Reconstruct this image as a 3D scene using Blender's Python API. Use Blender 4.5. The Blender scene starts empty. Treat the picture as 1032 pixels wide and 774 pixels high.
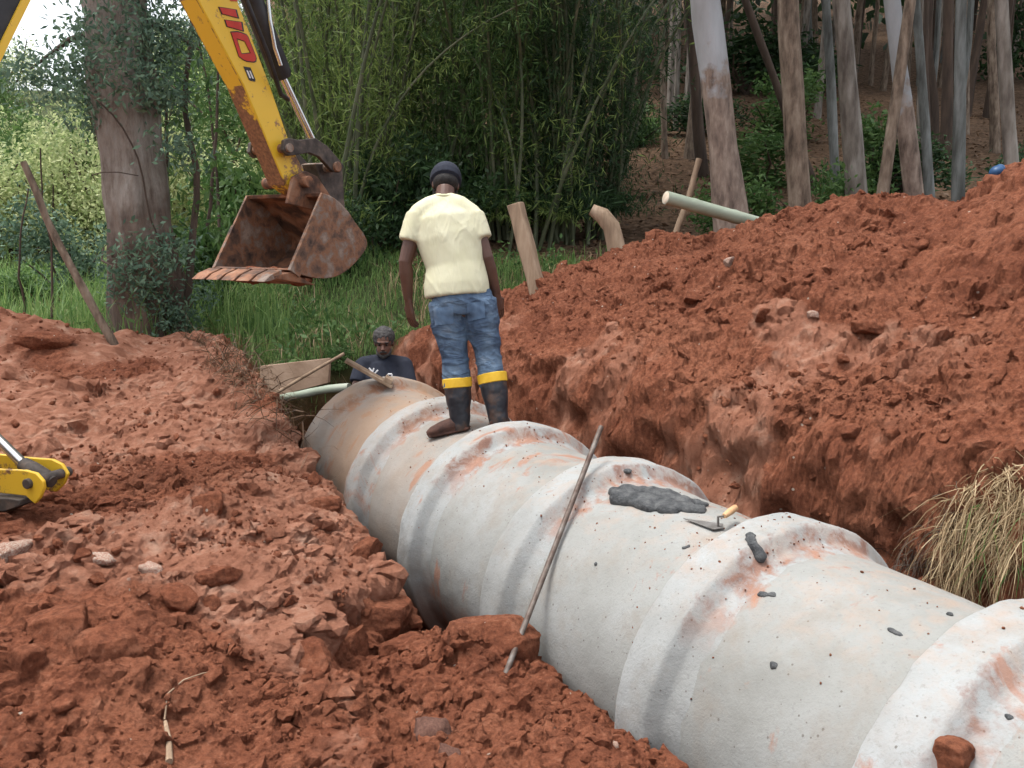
import bpy, bmesh, math, random
import numpy as np
from mathutils import Vector, Matrix
from mathutils.bvhtree import BVHTree

random.seed(11); RNG = np.random.default_rng(11)
R_ = math.radians
# ------------------------------------------------------------------ camera, light, exposure
sc = bpy.context.scene
COL = sc.collection
FPX, CX, CY = 900.0, 516.0, 387.0
CAM = np.array([0.0, 0.0, 1.6]); PITCH = math.atan(147 / 900)
cd = bpy.data.cameras.new('camera'); cam = bpy.data.objects.new('camera', cd); COL.objects.link(cam)
cam.location = CAM; cam.rotation_euler = (math.pi / 2 - PITCH, 0, 0)
cd.sensor_width = 36; cd.lens = 36 * FPX / 1032; cd.clip_start = 0.05; cd.clip_end = 600
sc.camera = cam
SUN_DIR = np.array([-0.22, 0.02, 0.97]); SUN_DIR /= np.linalg.norm(SUN_DIR)
w = bpy.data.worlds.new('World'); sc.world = w; w.use_nodes = True
nt = w.node_tree; bg = nt.nodes['Background']
sky = nt.nodes.new('ShaderNodeTexSky'); sky.sky_type = 'NISHITA'; sky.sun_disc = False
sky.sun_elevation = math.asin(SUN_DIR[2]); sky.sun_rotation = math.atan2(SUN_DIR[0], SUN_DIR[1])
sky.dust_density = 4.0; sky.air_density = 1.0
hs = nt.nodes.new('ShaderNodeHueSaturation'); hs.inputs['Saturation'].default_value = 0.30; hs.inputs['Value'].default_value = 1.0
nt.links.new(sky.outputs[0], hs.inputs['Color']); nt.links.new(hs.outputs[0], bg.inputs[0])
bg.inputs[1].default_value = 0.15
sd = bpy.data.lights.new('sun', 'SUN'); so = bpy.data.objects.new('sun', sd); COL.objects.link(so)
sd.energy = 1.15; sd.angle = R_(16); sd.color = (1.0, 0.97, 0.93)
so.rotation_euler = Vector(-SUN_DIR).to_track_quat('-Z', 'Y').to_euler()
vs = sc.view_settings; vs.view_transform = 'Standard'; vs.look = 'None'; vs.gamma = 1; vs.use_curve_mapping = False
vs.exposure = 1.45
sc.cycles.max_bounces = 6; sc.cycles.diffuse_bounces = 3; sc.cycles.glossy_bounces = 2; sc.cycles.transmission_bounces = 3
sc.cycles.use_denoising = True

# ------------------------------------------------------------------ geometry of the place
cp, sp = math.cos(PITCH), math.sin(PITCH)
def ray(u, v):
    a, b = (u - CX) / FPX, (CY - v) / FPX
    return np.array([a, cp + b * sp, -sp + b * cp])
def P(u, v, fw): return CAM + ray(u, v) * fw
def PY(u, v, y): d = ray(u, v); return CAM + d * (y / d[1])
def PZ(u, v, z): d = ray(u, v); return CAM + d * ((z - CAM[2]) / d[2])

PX0, PY0, AXZ = -0.522, 6.037, -0.176          # trench axis origin
BK = np.array([0.4899, -0.8718]); LF = np.array([-0.8718, -0.4899])
RB, RO = 0.71, 0.61
RIMS = [-0.993, 0.052, 1.0, 2.0, 3.072, 4.028, 5.05]
def st(x, y): dx, dy = x - PX0, y - PY0; return dx * BK[0] + dy * BK[1], dx * LF[0] + dy * LF[1]
def PS(s, t, z=0.0): return np.array([PX0 + s * BK[0] + t * LF[0], PY0 + s * BK[1] + t * LF[1], z])
def prad(s):
    if s < RIMS[0] or s > RIMS[-1]: return 0.0
    k = max(i for i in range(len(RIMS) - 1) if RIMS[i] <= s + 1e-9); o = s - RIMS[k]
    return RB if o < .165 else (RB - 1.33 * (o - .165) if o < .21 else .65 - .3 * (o - .21) if o < .25 else RO + .026 * (1 - o / 1.06))
def on_pipe(u, v):
    d = ray(u, v); f = 1.5
    while f < 9:
        p = CAM + d * f; s, t = st(p[0], p[1]); r = prad(s)
        if r and math.hypot(t, p[2] - AXZ) <= r:
            n = np.array([LF[0] * t, LF[1] * t, p[2] - AXZ]); return p, n / np.linalg.norm(n)
        f += 0.004
    return P(u, v, 5), np.array([0, 0, 1.0])

# ------------------------------------------------------------------ numpy noise
def _h(ix, iy, iz, seed):
    n = (ix.astype(np.int64) * 374761393 + iy.astype(np.int64) * 668265263 + iz.astype(np.int64) * 2147483647 % 1013904223 + iz.astype(np.int64) * 1274126177 + seed * 144665) & 0xFFFFFFFF
    n = ((n ^ (n >> 13)) * 1274126177) & 0xFFFFFFFF
    n = ((n ^ (n >> 16)) * 2246822519) & 0xFFFFFFFF
    return ((n ^ (n >> 15)) & 0xFFFFFF) / float(0xFFFFFF)
def vnoise(x, y, z=None, seed=0):
    x = np.asarray(x, float); y = np.asarray(y, float); z = np.zeros_like(x) if z is None else np.asarray(z, float)
    ix, iy, iz = np.floor(x), np.floor(y), np.floor(z); fx, fy, fz = x - ix, y - iy, z - iz
    q = lambda t: t * t * t * (t * (t * 6 - 15) + 10)
    fx, fy, fz = q(fx), q(fy), q(fz); r = 0
    for a in (0, 1):
        for b in (0, 1):
            for c in (0, 1):
                r = r + _h(ix + a, iy + b, iz + c, seed) * (fx if a else 1 - fx) * (fy if b else 1 - fy) * (fz if c else 1 - fz)
    return r * 2 - 1
def fbm(x, y, z=None, o=4, seed=0, gain=.5):
    a, f, r = 1.0, 1.0, 0
    for k in range(o):
        r = r + a * vnoise(x * f, y * f, None if z is None else z * f, seed + k * 7); a *= gain; f *= 2.03
    return r
def lumps(x, y, cell, seed, dens=.7):
    """rounded stones and clods bedded in the surface"""
    gx, gy = np.floor(x / cell), np.floor(y / cell); out = np.zeros_like(x)
    for a in (-1, 0, 1):
        for b in (-1, 0, 1):
            cx, cy = gx + a, gy + b; z0 = np.zeros_like(cx)
            h1, h2, h3, h4 = (_h(cx, cy, z0 + k, seed) for k in range(4))
            px, py = (cx + .15 + .7 * h1) * cell, (cy + .15 + .7 * h2) * cell
            r = cell * (.22 + .4 * h3 ** 2) * (h4 < dens)
            an = h2 * 9; dx, dy = x - px, y - py
            ex, ey = dx * np.cos(an) + dy * np.sin(an), (-dx * np.sin(an) + dy * np.cos(an)) * (1.1 + h1)
            d2 = np.maximum(r * r - ex * ex - ey * ey, 0)
            top = r * (.42 + .25 * h2) + ex * (h3 - .5) * 1.3 + ey * (h1 - .5) * 1.3
            top = np.minimum(top, r * .75 + ex * (h1 - .8) * 1.6 - ey * (h2 - .5) * 1.8)
            out = np.maximum(out, np.minimum(np.sqrt(d2) * 1.25, np.maximum(top, 0)) * (.6 + .4 * h1))
    return out
def sm(a, b, x): t = np.clip((x - a) / (b - a + 1e-12), 0, 1); return t * t * (3 - 2 * t)

# ------------------------------------------------------------------ terrain height
def mound(s, t):
    H = np.interp(s, [-4.6, -3.2, -1.8, 0, 2, 6, 9], [0, .62, 1.06, 1.40, 1.46, 1.5, 1.3]) * (1 + .13 * fbm(s * .9 + 3, t * .9, o=3, seed=61) + .06 * np.abs(fbm(s * 2.2, t * 1.2, o=3, seed=66)))
    sh = np.interp(t, [-8.5, -5.6, -4.4, -3.5, -2.5, -1.7, -1.2, -.98], [0, .62, .96, 1, .66, .33, .13, 0])
    return H * sh
def field(x, y):
    s, t = st(x, y)
    right = sm(-6, 0, x + .28 * (y - 10))
    zr = np.interp(y, [-200, 9, 11, 14, 16, 20, 26, 40, 60, 110], [.15, .2, .55, 1.12, 1.5, 2.35, 4.0, 8.0, 15.5, 36])
    zl = np.interp(y, [-200, 9, 14, 40, 70, 110], [.15, .2, .3, 1.4, 9, 19])
    return zl * (1 - right) + zr * right + .12 * fbm(x * .35, y * .35, o=3, seed=3) * sm(8, 14, y)
def parts(x, y):
    s, t = st(x, y); n = fbm(x * 1.3, y * 1.3, o=4, seed=21)
    te = np.interp(s, [-8, -3.4, -.7, 1.0, 1.75, 2.0, 2.6, 3.2, 4.2, 7], [.45, .5, .78, 1.0, 1.0, 1.42, 1.66, 1.8, 1.6, 1.5]) + .09 * n
    wid = np.interp(s, [.5, 1.4, 2.5, 2.9, 3.5], [.14, .18, .18, .4, .9])
    aL = sm(te - wid * .8, te + wid * .35, t)
    wR = sm(-.76, -1.24, t + .08 * n)
    e = sm(-3.62, -3.38, s + .1 * n)
    return s, t, te, aL, wR, e, n
def height(x, y):
    s, t, te, aL, wR, e, n = parts(x, y)
    zf = field(x, y)
    bank = (.05 + .03 * y + .12 * sm(6, 10, y)) * 1.0 - .16 * (1 - sm(0, .9, t - te)) * sm(-2, 1, s) + .06 * n
    bank = bank + .16 * np.exp(-((x + 1.6) / .9) ** 2 - ((y - 4.6) / .9) ** 2)
    bank = bank + .42 * np.exp(-((x + 5.6) / 1.1) ** 2 - ((y - 9.2) / .55) ** 2)
    onb = sm(10.9, 10.2, y + .35 * n) * sm(.32, .55, t + .06 * n - (s < -3.4) * 0.0)
    zl = zf + (bank - zf) * onb
    top = zl * (t > 0) + (zf + mound(s, t) + .28 * sm(-.9, -1.15, t) * sm(-4.2, -3, s)) * (t <= 0)
    fill = sm(1.15, 1.9, s) * (.50 + .19 * sm(1.95, 2.5, s)) * sm(.3, .75, t) + .16 * sm(.4, 1.0, t) * sm(-2.5, -.5, s)
    zt = -.92 + fill + .05 * n
    inside = e * (1 - aL) * (1 - wR)
    return top + (zt - top) * inside
def zones(x, y):
    s, t, te, aL, wR, e, n = parts(x, y)
    onb = sm(10.75, 10.25, y + .35 * n) * sm(.2, .4, t + .06 * n)
    near = sm(7.4, 6.8, y - .5 * (x < -2)) * (t > 0)
    m = sm(.04, .12, mound(s, t) + .04 * n) * (t < -.9)
    tr = e * (t > -1.4) * (t < te + .3)
    soil = np.clip(np.maximum(np.maximum(onb, m), np.maximum(tr, near)), 0, 1)
    lit = (1 - soil) * sm(13.2, 15.2, y + 1.6 * n + .25 * (x - 0)) * sm(-7, -3.5, x + .25 * (y - 10))
    grass = (1 - soil) * (1 - lit)
    pale = soil * sm(-.1, .5, fbm(x * 1.1, y * 1.1, o=4, seed=50) + .6 * (t > 0) * sm(3.0, 4.4, y) - .05) * (aL > .5)
    pale = np.maximum(pale, soil * .8 * sm(.25, .6, fbm(x * 1.6, y * 1.6, o=4, seed=58)) * (t < -.85) * (t > -1.9) * sm(3.2, 2.0, s))
    return soil, grass, lit, pale

def axis(spec):
    out = []
    for a, b, d in spec: out.append(np.arange(a, b, d))
    return np.concatenate(out + [np.array([spec[-1][1]])])
XS = axis([(-110, -14, 4), (-14, -9, .4), (-9, -3.5, .06), (-3.5, -2, .022), (-2, 2.5, .0125), (2.5, 5, .026), (5, 9, .08), (9, 20, .5), (20, 110, 4)])
YS = axis([(-14, -2, 1.5), (-2, 1.8, .1), (1.8, 5, .0125), (5, 8, .021), (8, 11, .04), (11, 20, .15), (20, 45, .6), (45, 125, 3)])
GX, GY = np.meshgrid(XS, YS)
s_, t_, te_, aL_, wR_, e_, n_ = parts(GX, GY)
soil, grassz, litz, palez = zones(GX, GY)
Z = height(GX, GY)
fine = soil * (GY < 12)
lum = lumps(GX, GY, .42, 5, .40) * .6 + lumps(GX + 3, GY, .19, 9, .6) * .8 + lumps(GX, GY + 5, .085, 13, .7) + lumps(GX + 7, GY + 5, .045, 17, .6) + lumps(GX + 2, GY + 9, .026, 19, .5) * (GY < 5)
Z = Z + fine * (lum * (.55 + .6 * (vnoise(GX * 1.4, GY * 1.4, seed=71) * .5 + .5)) + .034 * fbm(GX * 3.1, GY * 3.1, o=6, seed=31, gain=.62) - .02 * np.abs(fbm(GX * 5, GY * 5, o=4, seed=35)))
Z = Z + (1 - fine) * .03 * fbm(GX * 2, GY * 2, o=3, seed=33) * (GY < 45)
gy_, gx_ = np.gradient(Z, YS, XS)
nl = np.sqrt(gx_ ** 2 + gy_ ** 2 + 1); NX, NY, NZ = -gx_ / nl, -gy_ / nl, 1 / nl
steep = np.clip(1 - NZ, 0, 1)
d3 = fine * (.075 * fbm(GX * 4, GY * 4, Z * 4, o=4, seed=41, gain=.62) * np.clip(steep * 1.6, 0.12, 1))
d3 = d3 + fine * .07 * np.abs(vnoise(GX * 2.2, GY * 2.2, Z * 5, seed=77)) * steep
VX, VY, VZ = GX + NX * d3, GY + NY * d3, Z + NZ * d3
ny_, nx_ = GX.shape

# ------------------------------------------------------------------ materials
def mat(name): m = bpy.data.materials.new(name); m.use_nodes = True; return m, m.node_tree, m.node_tree.nodes['Principled BSDF']
def nd(nt, typ, ins=None, **kw):
    n = nt.nodes.new(typ)
    for k, v in kw.items(): setattr(n, k, v)
    for k, v in (ins or {}).items():
        if hasattr(v, 'is_output') or isinstance(v, bpy.types.NodeSocket): nt.links.new(v, n.inputs[k])
        else: n.inputs[k].default_value = v
    return n
def c4(c): return (c[0], c[1], c[2], 1)
def ramp(nt, fac, stops):
    r = nd(nt, 'ShaderNodeValToRGB', {'Fac': fac}); e = r.color_ramp.elements
    while len(e) < len(stops): e.new(.5)
    for q, (p, c) in zip(e, stops): q.position = p; q.color = c4(c) if hasattr(c, '__len__') else (c, c, c, 1)
    return r.outputs[0]
def noise(nt, co, scale, detail=4, rough=.55, dist=0):
    return nd(nt, 'ShaderNodeTexNoise', {'Vector': co, 'Scale': scale, 'Detail': detail, 'Roughness': rough, 'Distortion': dist}).outputs['Fac']
def mixc(nt, f, a, b, mode='MIX'):
    n = nd(nt, 'ShaderNodeMix', data_type='RGBA', blend_type=mode)
    for i, v in ((0, f), (6, a), (7, b)):
        if isinstance(v, bpy.types.NodeSocket): nt.links.new(v, n.inputs[i])
        else: n.inputs[i].default_value = v if i == 0 else c4(v)
    return n.outputs[2]
def mth(nt, op, a, b=0.5, clamp=False):
    n = nd(nt, 'ShaderNodeMath', operation=op, use_clamp=clamp)
    for i, v in ((0, a), (1, b)):
        if isinstance(v, bpy.types.NodeSocket): nt.links.new(v, n.inputs[i])
        else: n.inputs[i].default_value = v
    return n.outputs[0]
def bump(nt, h, strength, dist, b, prev=None):
    n = nd(nt, 'ShaderNodeBump', {'Height': h, 'Strength': strength, 'Distance': dist})
    if prev is not None: nt.links.new(prev, n.inputs['Normal'])
    nt.links.new(n.outputs[0], b.inputs['Normal']); return n.outputs[0]
def objco(nt): return nd(nt, 'ShaderNodeTexCoord').outputs['Object']
def simple(name, stops, scale=6, detail=5, rough=.85, bs=None, bstr=.4, bd=.01, metal=0, dist=0, spec=.3, stretch=None):
    m, nt, b = mat(name); co = objco(nt)
    if stretch: co = nd(nt, 'ShaderNodeMapping', {'Vector': co, 'Scale': stretch}).outputs[0]
    n = noise(nt, co, scale, detail, .6, dist); nt.links.new(ramp(nt, n, stops), b.inputs['Base Color'])
    b.inputs['Roughness'].default_value = rough; b.inputs['Metallic'].default_value = metal; b.inputs['Specular IOR Level'].default_value = spec
    if bs: bump(nt, noise(nt, co, bs, 6, .65), bstr, bd, b)
    return m
def soil_mat(name, terrain=True):
    m, nt, b = mat(name); co = objco(nt)
    geo = nd(nt, 'ShaderNodeNewGeometry').outputs['Position']
    n1, n2, n3 = noise(nt, geo, 1.3, 6, .62), noise(nt, geo, 7, 6, .65), noise(nt, geo, 38, 5, .7)
    base = ramp(nt, n1, [(.30, (.18, .056, .029)), (.5, (.285, .098, .051)), (.68, (.37, .148, .082))])
    base = mixc(nt, mth(nt, 'MULTIPLY', n2, .8), base, ramp(nt, n2, [(.35, (.12, .040, .023)), (.55, (.31, .111, .058)), (.75, (.46, .21, .127))]))
    base = mixc(nt, ramp(nt, n3, [(.36, .7), (.54, 0)]), base, (.11, .037, .021))
    base = mixc(nt, ramp(nt, n3, [(.58, 0), (.72, .7)]), base, (.44, .21, .13))
    vor = nd(nt, 'ShaderNodeTexVoronoi', {'Vector': geo, 'Scale': 26.0}); vr = nd(nt, 'ShaderNodeSeparateColor', {'Color': vor.outputs['Color']})
    spk = mth(nt, 'MULTIPLY', mth(nt, 'LESS_THAN', vor.outputs['Distance'], .20), mth(nt, 'GREATER_THAN', vr.outputs[0], .975))
    base = mixc(nt, spk, base, (.46, .38, .31))
    if terrain:
        at = nd(nt, 'ShaderNodeAttribute', attribute_name='zone'); sep = nd(nt, 'ShaderNodeSeparateColor', {'Color': at.outputs['Color']})
        pale = ramp(nt, n2, [(.3, (.27, .110, .064)), (.52, (.44, .205, .13)), (.72, (.56, .35, .25))])
        base = mixc(nt, mth(nt, 'MULTIPLY', sep.outputs[2], .85), base, pale)
        gr = ramp(nt, n2, [(.3, (.022, .028, .010)), (.5, (.04, .055, .018)), (.7, (.09, .085, .04))])
        base = mixc(nt, sep.outputs[0], base, gr)
        lt = ramp(nt, n2, [(.28, (.028, .019, .011)), (.5, (.12, .072, .042)), (.72, (.22, .14, .09))])
        base = mixc(nt, sep.outputs[1], base, lt)
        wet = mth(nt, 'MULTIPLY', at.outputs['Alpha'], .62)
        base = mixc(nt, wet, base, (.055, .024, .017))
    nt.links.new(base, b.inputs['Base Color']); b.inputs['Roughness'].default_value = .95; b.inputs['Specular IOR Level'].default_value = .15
    p = bump(nt, noise(nt, geo, 22, 9, .78), 1, .05, b); bump(nt, noise(nt, geo, 110, 6, .8), .9, .015, b, p)
    return m
M = {}
M['soil'] = soil_mat('red_soil'); M['clod'] = soil_mat('clay_clod', False)
def leafmat(name, a, bcol, trans=.35, rough=.55):
    m, nt, b = mat(name)
    rp = nd(nt, 'ShaderNodeNewGeometry').outputs['Random Per Island']
    col = ramp(nt, rp, [(0, a), (.55, tuple((x + y) / 2 for x, y in zip(a, bcol))), (1, bcol)])
    nt.links.new(col, b.inputs['Base Color']); b.inputs['Roughness'].default_value = rough; b.inputs['Specular IOR Level'].default_value = .25
    tr = nd(nt, 'ShaderNodeBsdfTranslucent', {'Color': col}); mx = nd(nt, 'ShaderNodeMixShader', {0: trans, 1: b.outputs[0], 2: tr.outputs[0]})
    nt.links.new(mx.outputs[0], nt.nodes['Material Output'].inputs[0]); return m
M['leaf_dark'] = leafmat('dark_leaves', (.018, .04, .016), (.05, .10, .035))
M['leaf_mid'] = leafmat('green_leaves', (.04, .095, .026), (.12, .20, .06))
M['leaf_glare'] = leafmat('glare_washed_leaves', (.24, .32, .12), (.54, .57, .30), .5)  # glare and haze of the far left hillside are put into this leaf colour
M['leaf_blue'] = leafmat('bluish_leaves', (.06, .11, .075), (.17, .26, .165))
M['bamboo_leaf'] = leafmat('bamboo_leaves', (.08, .14, .035), (.25, .32, .095), .5)
M['grass'] = leafmat('grass_blades', (.07, .16, .04), (.24, .34, .11), .45)
M['dry'] = leafmat('dry_grass', (.20, .125, .06), (.48, .37, .22), .2)
M['litter'] = leafmat('leaf_litter', (.05, .028, .016), (.19, .115, .065), .1)
M['trunk_pale'] = simple('pale_bark', [(.3, (.07, .055, .045)), (.48, (.17, .145, .12)), (.7, (.30, .27, .235))], 7, 7, .85, 24, .8, .02, stretch=(1, 1, .25))
M['trunk_blue'] = simple('bluish_bark', [(.3, (.05, .05, .045)), (.48, (.12, .125, .115)), (.7, (.23, .24, .23))], 7, 7, .85, 24, .7, .02, stretch=(1, 1, .2))
M['trunk_brown'] = simple('rough_brown_bark', [(.32, (.06, .042, .03)), (.5, (.17, .125, .09)), (.68, (.28, .22, .165))], 11, 7, .9, 20, .9, .03, stretch=(1, 1, .3))
M['trunk_dark'] = simple('dark_bark', [(.3, (.035, .026, .02)), (.7, (.10, .068, .05))], 5, 6, .9, 18, .6, .02, stretch=(1, 1, .2))
M['culm'] = simple('bamboo_culms', [(.3, (.035, .045, .02)), (.5, (.075, .085, .045)), (.7, (.17, .16, .10))], 1.4, 3, .6)
M['wood'] = simple('weathered_wood', [(.3, (.15, .10, .065)), (.5, (.27, .19, .125)), (.7, (.40, .30, .21))], 9, 7, .85, 30, .6, .01, stretch=(1, 1, .12))
M['wood_pale'] = simple('handle_wood', [(.3, (.42, .24, .12)), (.7, (.58, .38, .21))], 20, 4, .6)
def two_bark(name, zc):
    m, nt, b = mat(name); co = objco(nt); mp = nd(nt, 'ShaderNodeMapping', {'Vector': co, 'Scale': (1, 1, .3)}).outputs[0]
    n = noise(nt, mp, 11, 7, .65); z = nd(nt, 'ShaderNodeSeparateXYZ', {'Vector': co}).outputs[2]
    f = mth(nt, 'ADD', z, mth(nt, 'MULTIPLY', mth(nt, 'SUBTRACT', noise(nt, co, 5, 5), .5), 1.6))
    f = nd(nt, 'ShaderNodeMapRange', {'Value': f, 'From Min': zc - .15, 'From Max': zc + .15}).outputs[0]
    rough = ramp(nt, n, [(.32, (.07, .048, .036)), (.5, (.18, .13, .10)), (.68, (.30, .235, .185))])
    pale = ramp(nt, noise(nt, mp, 2.5, 6), [(.3, (.20, .20, .195)), (.7, (.34, .35, .36))])
    nt.links.new(mixc(nt, f, rough, pale), b.inputs['Base Color']); b.inputs['Roughness'].default_value = .85
    bump(nt, noise(nt, mp, 18, 6, .65), .6, .02, b); return m
def concrete(name, stain, warm, tone=(1, 1, 1)):
    m, nt, b = mat(name); co = objco(nt); geo = nd(nt, 'ShaderNodeNewGeometry').outputs['Position']
    n1, n2, n3 = noise(nt, geo, 2.2, 6, .6), noise(nt, geo, 11, 6, .65, .4), noise(nt, geo, 60, 4, .7)
    col = ramp(nt, n1, [(p_, tuple(c_ * t_ for c_, t_ in zip(q_, tone))) for p_, q_ in [(.3, (.26, .26, .245)), (.5, (.325, .33, .318)), (.7, (.37, .38, .375))]])
    col = mixc(nt, ramp(nt, n3, [(.32, .5), (.44, 0)]), col, (.17, .17, .16))
    vo = nd(nt, 'ShaderNodeTexVoronoi', {'Vector': geo, 'Scale': 62.0, 'Randomness': 1.0}); vc = nd(nt, 'ShaderNodeSeparateColor', {'Color': vo.outputs['Color']})
    pit = mth(nt, 'MULTIPLY', mth(nt, 'LESS_THAN', vo.outputs['Distance'], mth(nt, 'MULTIPLY', vc.outputs[1], .30)), mth(nt, 'GREATER_THAN', vc.outputs[0], .88))
    col = mixc(nt, mth(nt, 'MULTIPLY', pit, .75), col, (.10, .085, .075))
    drt = ramp(nt, noise(nt, geo, 4.5, 8, .7), [(.50, 0), (.72, .5)]); col = mixc(nt, drt, col, (.20, .165, .13))
    xyz = nd(nt, 'ShaderNodeSeparateXYZ', {'Vector': co}); z, yy = xyz.outputs[2], xyz.outputs[1]
    # thin clay wash over the crown, runs and smears
    crown = nd(nt, 'ShaderNodeMapRange', {'Value': z, 'From Min': .40, 'From Max': .62}).outputs[0]
    wash = mth(nt, 'MULTIPLY', crown, ramp(nt, n2, [(.46, 0), (.70, .6)]))
    col = mixc(nt, mth(nt, 'MULTIPLY', wash, stain), col, (.32, .225, .165))
    mp = nd(nt, 'ShaderNodeMapping', {'Vector': geo, 'Scale': (1, 1, .45)}).outputs[0]
    sm_ = ramp(nt, noise(nt, mp, 3.6, 6, .62, .8), [(.595, 0), (.66, .8)])
    col = mixc(nt, mth(nt, 'MULTIPLY', sm_, stain), col, (.27, .115, .065))
    # clay packed against the shoulder of the bell, near the crown
    dy = mth(nt, 'ABSOLUTE', mth(nt, 'SUBTRACT', yy, mth(nt, 'ADD', .225, mth(nt, 'MULTIPLY', mth(nt, 'SUBTRACT', n2, .5), .3))))
    jn = nd(nt, 'ShaderNodeMapRange', {'Value': dy, 'From Min': .07, 'From Max': .02}).outputs[0]
    jz = nd(nt, 'ShaderNodeMapRange', {'Value': z, 'From Min': .36, 'From Max': .54}).outputs[0]
    jf = mth(nt, 'MULTIPLY', mth(nt, 'MULTIPLY', jn, jz), ramp(nt, noise(nt, geo, 6, 5, .6), [(.42, 0), (.54, 1)]))
    col = mixc(nt, mth(nt, 'MULTIPLY', jf, stain), col, ramp(nt, n2, [(.3, (.13, .05, .03)), (.7, (.30, .145, .09))]))
    # mud splashed up from the trench floor
    low = nd(nt, 'ShaderNodeMapRange', {'Value': mth(nt, 'ADD', z, mth(nt, 'MULTIPLY', mth(nt, 'SUBTRACT', n1, .5), .9)), 'From Min': -.12, 'From Max': -.45}).outputs[0]
    col = mixc(nt, mth(nt, 'MULTIPLY', low, .8), col, (.25, .13, .085))
    if warm: col = mixc(nt, ramp(nt, noise(nt, geo, 1.6, 5, .6), [(.33, .12), (.56, warm)]), col, (.31, .195, .12))
    nt.links.new(col, b.inputs['Base Color']); b.inputs['Roughness'].default_value = .9; b.inputs['Specular IOR Level'].default_value = .2
    p = bump(nt, noise(nt, geo, 14, 5, .6), .35, .012, b); bump(nt, noise(nt, geo, 110, 5, .7), .5, .005, b, p); return m
BT, LT = (.70, .698, .68), (.82, .832, .838)
M['conc'] = concrete('grey_concrete', .85, 0, BT); M['conc_old'] = concrete('stained_concrete', 1, .72, BT); M['conc_mid'] = concrete('worn_concrete', .9, .3, BT)
M['conc_b'] = concrete('pale_concrete', .8, 0, LT); M['conc_old_b'] = concrete('stained_pale_concrete', 1, .75, BT); M['conc_mid_b'] = concrete('worn_pale_concrete', .8, .1, LT)
M['mortar'] = simple('wet_mortar', [(.3, (.028, .030, .032)), (.5, (.065, .068, .07)), (.72, (.12, .122, .12))], 26, 9, .75, 60, 1, .014, spec=.3)
M['steel'] = simple('rusty_steel_bar', [(.35, (.07, .042, .032)), (.55, (.12, .095, .08)), (.75, (.18, .165, .15))], 18, 6, .6, 60, .3, .004, metal=.3)
M['blade'] = simple('trowel_steel', [(.3, (.12, .11, .10)), (.7, (.28, .27, .26))], 20, 5, .5, metal=.6)
M['chrome'] = simple('chrome_rod', [(.3, (.55, .55, .55)), (.7, (.7, .7, .7))], 5, 2, .22, metal=.9)
M['black'] = simple('plain_black', [(.3, (.012, .012, .014)), (.7, (.035, .035, .038))], 12, 5, .5, spec=.4)
M['iron'] = simple('dark_greasy_iron', [(.3, (.035, .03, .028)), (.55, (.09, .075, .065)), (.75, (.18, .13, .10))], 14, 6, .65, 40, .4, .006, metal=.3)
def yellow(name, rust):
    m, nt, b = mat(name); co = objco(nt); n = noise(nt, co, 9, 7, .68); n2 = noise(nt, co, 50, 5, .7)
    geo = nd(nt, 'ShaderNodeNewGeometry').outputs['Position']; z = nd(nt, 'ShaderNodeSeparateXYZ', {'Vector': geo}).outputs[2]
    f = mth(nt, 'ADD', n, mth(nt, 'MULTIPLY', n2, .35))
    lo = nd(nt, 'ShaderNodeMapRange', {'Value': z, 'From Min': 2.45, 'From Max': 1.85, 'To Min': 0, 'To Max': .20}).outputs[0]
    f = mth(nt, 'ADD', f, mth(nt, 'MULTIPLY', lo, rust)); f = mth(nt, 'ADD', f, rust * .055)
    col = mixc(nt, ramp(nt, f, [(.83, 0), (.90, 1)]), (.72, .45, .03), ramp(nt, n2, [(.35, (.10, .045, .025)), (.65, (.30, .15, .07))]))
    nt.links.new(col, b.inputs['Base Color']); b.inputs['Roughness'].default_value = .42; bump(nt, n2, .15, .004, b); return m
M['yellow'] = yellow('yellow_paint', 1.0); M['yellow_rusty'] = yellow('rust_worn_yellow_paint', 3.6); M['yellow_clean'] = yellow('muddy_yellow_paint', .33)
M['rust'] = simple('scraped_rusty_steel', [(.30, (.05, .035, .03)), (.42, (.14, .085, .06)), (.50, (.24, .12, .068)), (.56, (.20, .15, .12)), (.66, (.30, .235, .19))], 9, 10, .75, 50, .7, .012, metal=.1, dist=.25)
M['rust_dark'] = simple('dark_rusty_steel', [(.3, (.03, .02, .017)), (.45, (.11, .06, .04)), (.55, (.24, .11, .06)), (.7, (.27, .17, .115))], 7, 8, .75, 40, .5, .008, metal=.15, dist=.5)
M['worn'] = simple('worn_bright_steel', [(.3, (.25, .2, .18)), (.7, (.5, .46, .43))], 14, 5, .45, metal=.5)
M['red'] = simple('red_decal', [(.3, (.42, .03, .02)), (.7, (.55, .05, .03))], 8, 3, .5)
M['white'] = simple('white_mark', [(.3, (.6, .6, .6)), (.7, (.75, .75, .75))], 8, 3, .6)
M['skin'] = simple('dark_brown_skin', [(.3, (.065, .029, .019)), (.7, (.10, .048, .031))], 9, 4, .5, 60, .1, .002, spec=.4)
def cloth(name, stops, rot, st_, bstr, sc2=6):
    m, nt, b = mat(name); co = objco(nt); n = noise(nt, co, 6, 6, .6)
    nt.links.new(ramp(nt, n, stops), b.inputs['Base Color']); b.inputs['Roughness'].default_value = .92; b.inputs['Specular IOR Level'].default_value = .15
    r_ = nd(nt, 'ShaderNodeMapping', {'Vector': co, 'Rotation': rot, 'Scale': st_}).outputs[0]
    cr = ramp(nt, noise(nt, r_, sc2, 3, .5, .6), [(.40, 0), (.50, 1), (.60, 0)]); c2 = noise(nt, r_, sc2 * 2.3, 4, .6)
    p = bump(nt, cr, bstr, .02, b); p = bump(nt, c2, bstr * .8, .012, b, p); bump(nt, noise(nt, co, 260, 3, .6), .25, .002, b, p); return m
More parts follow.
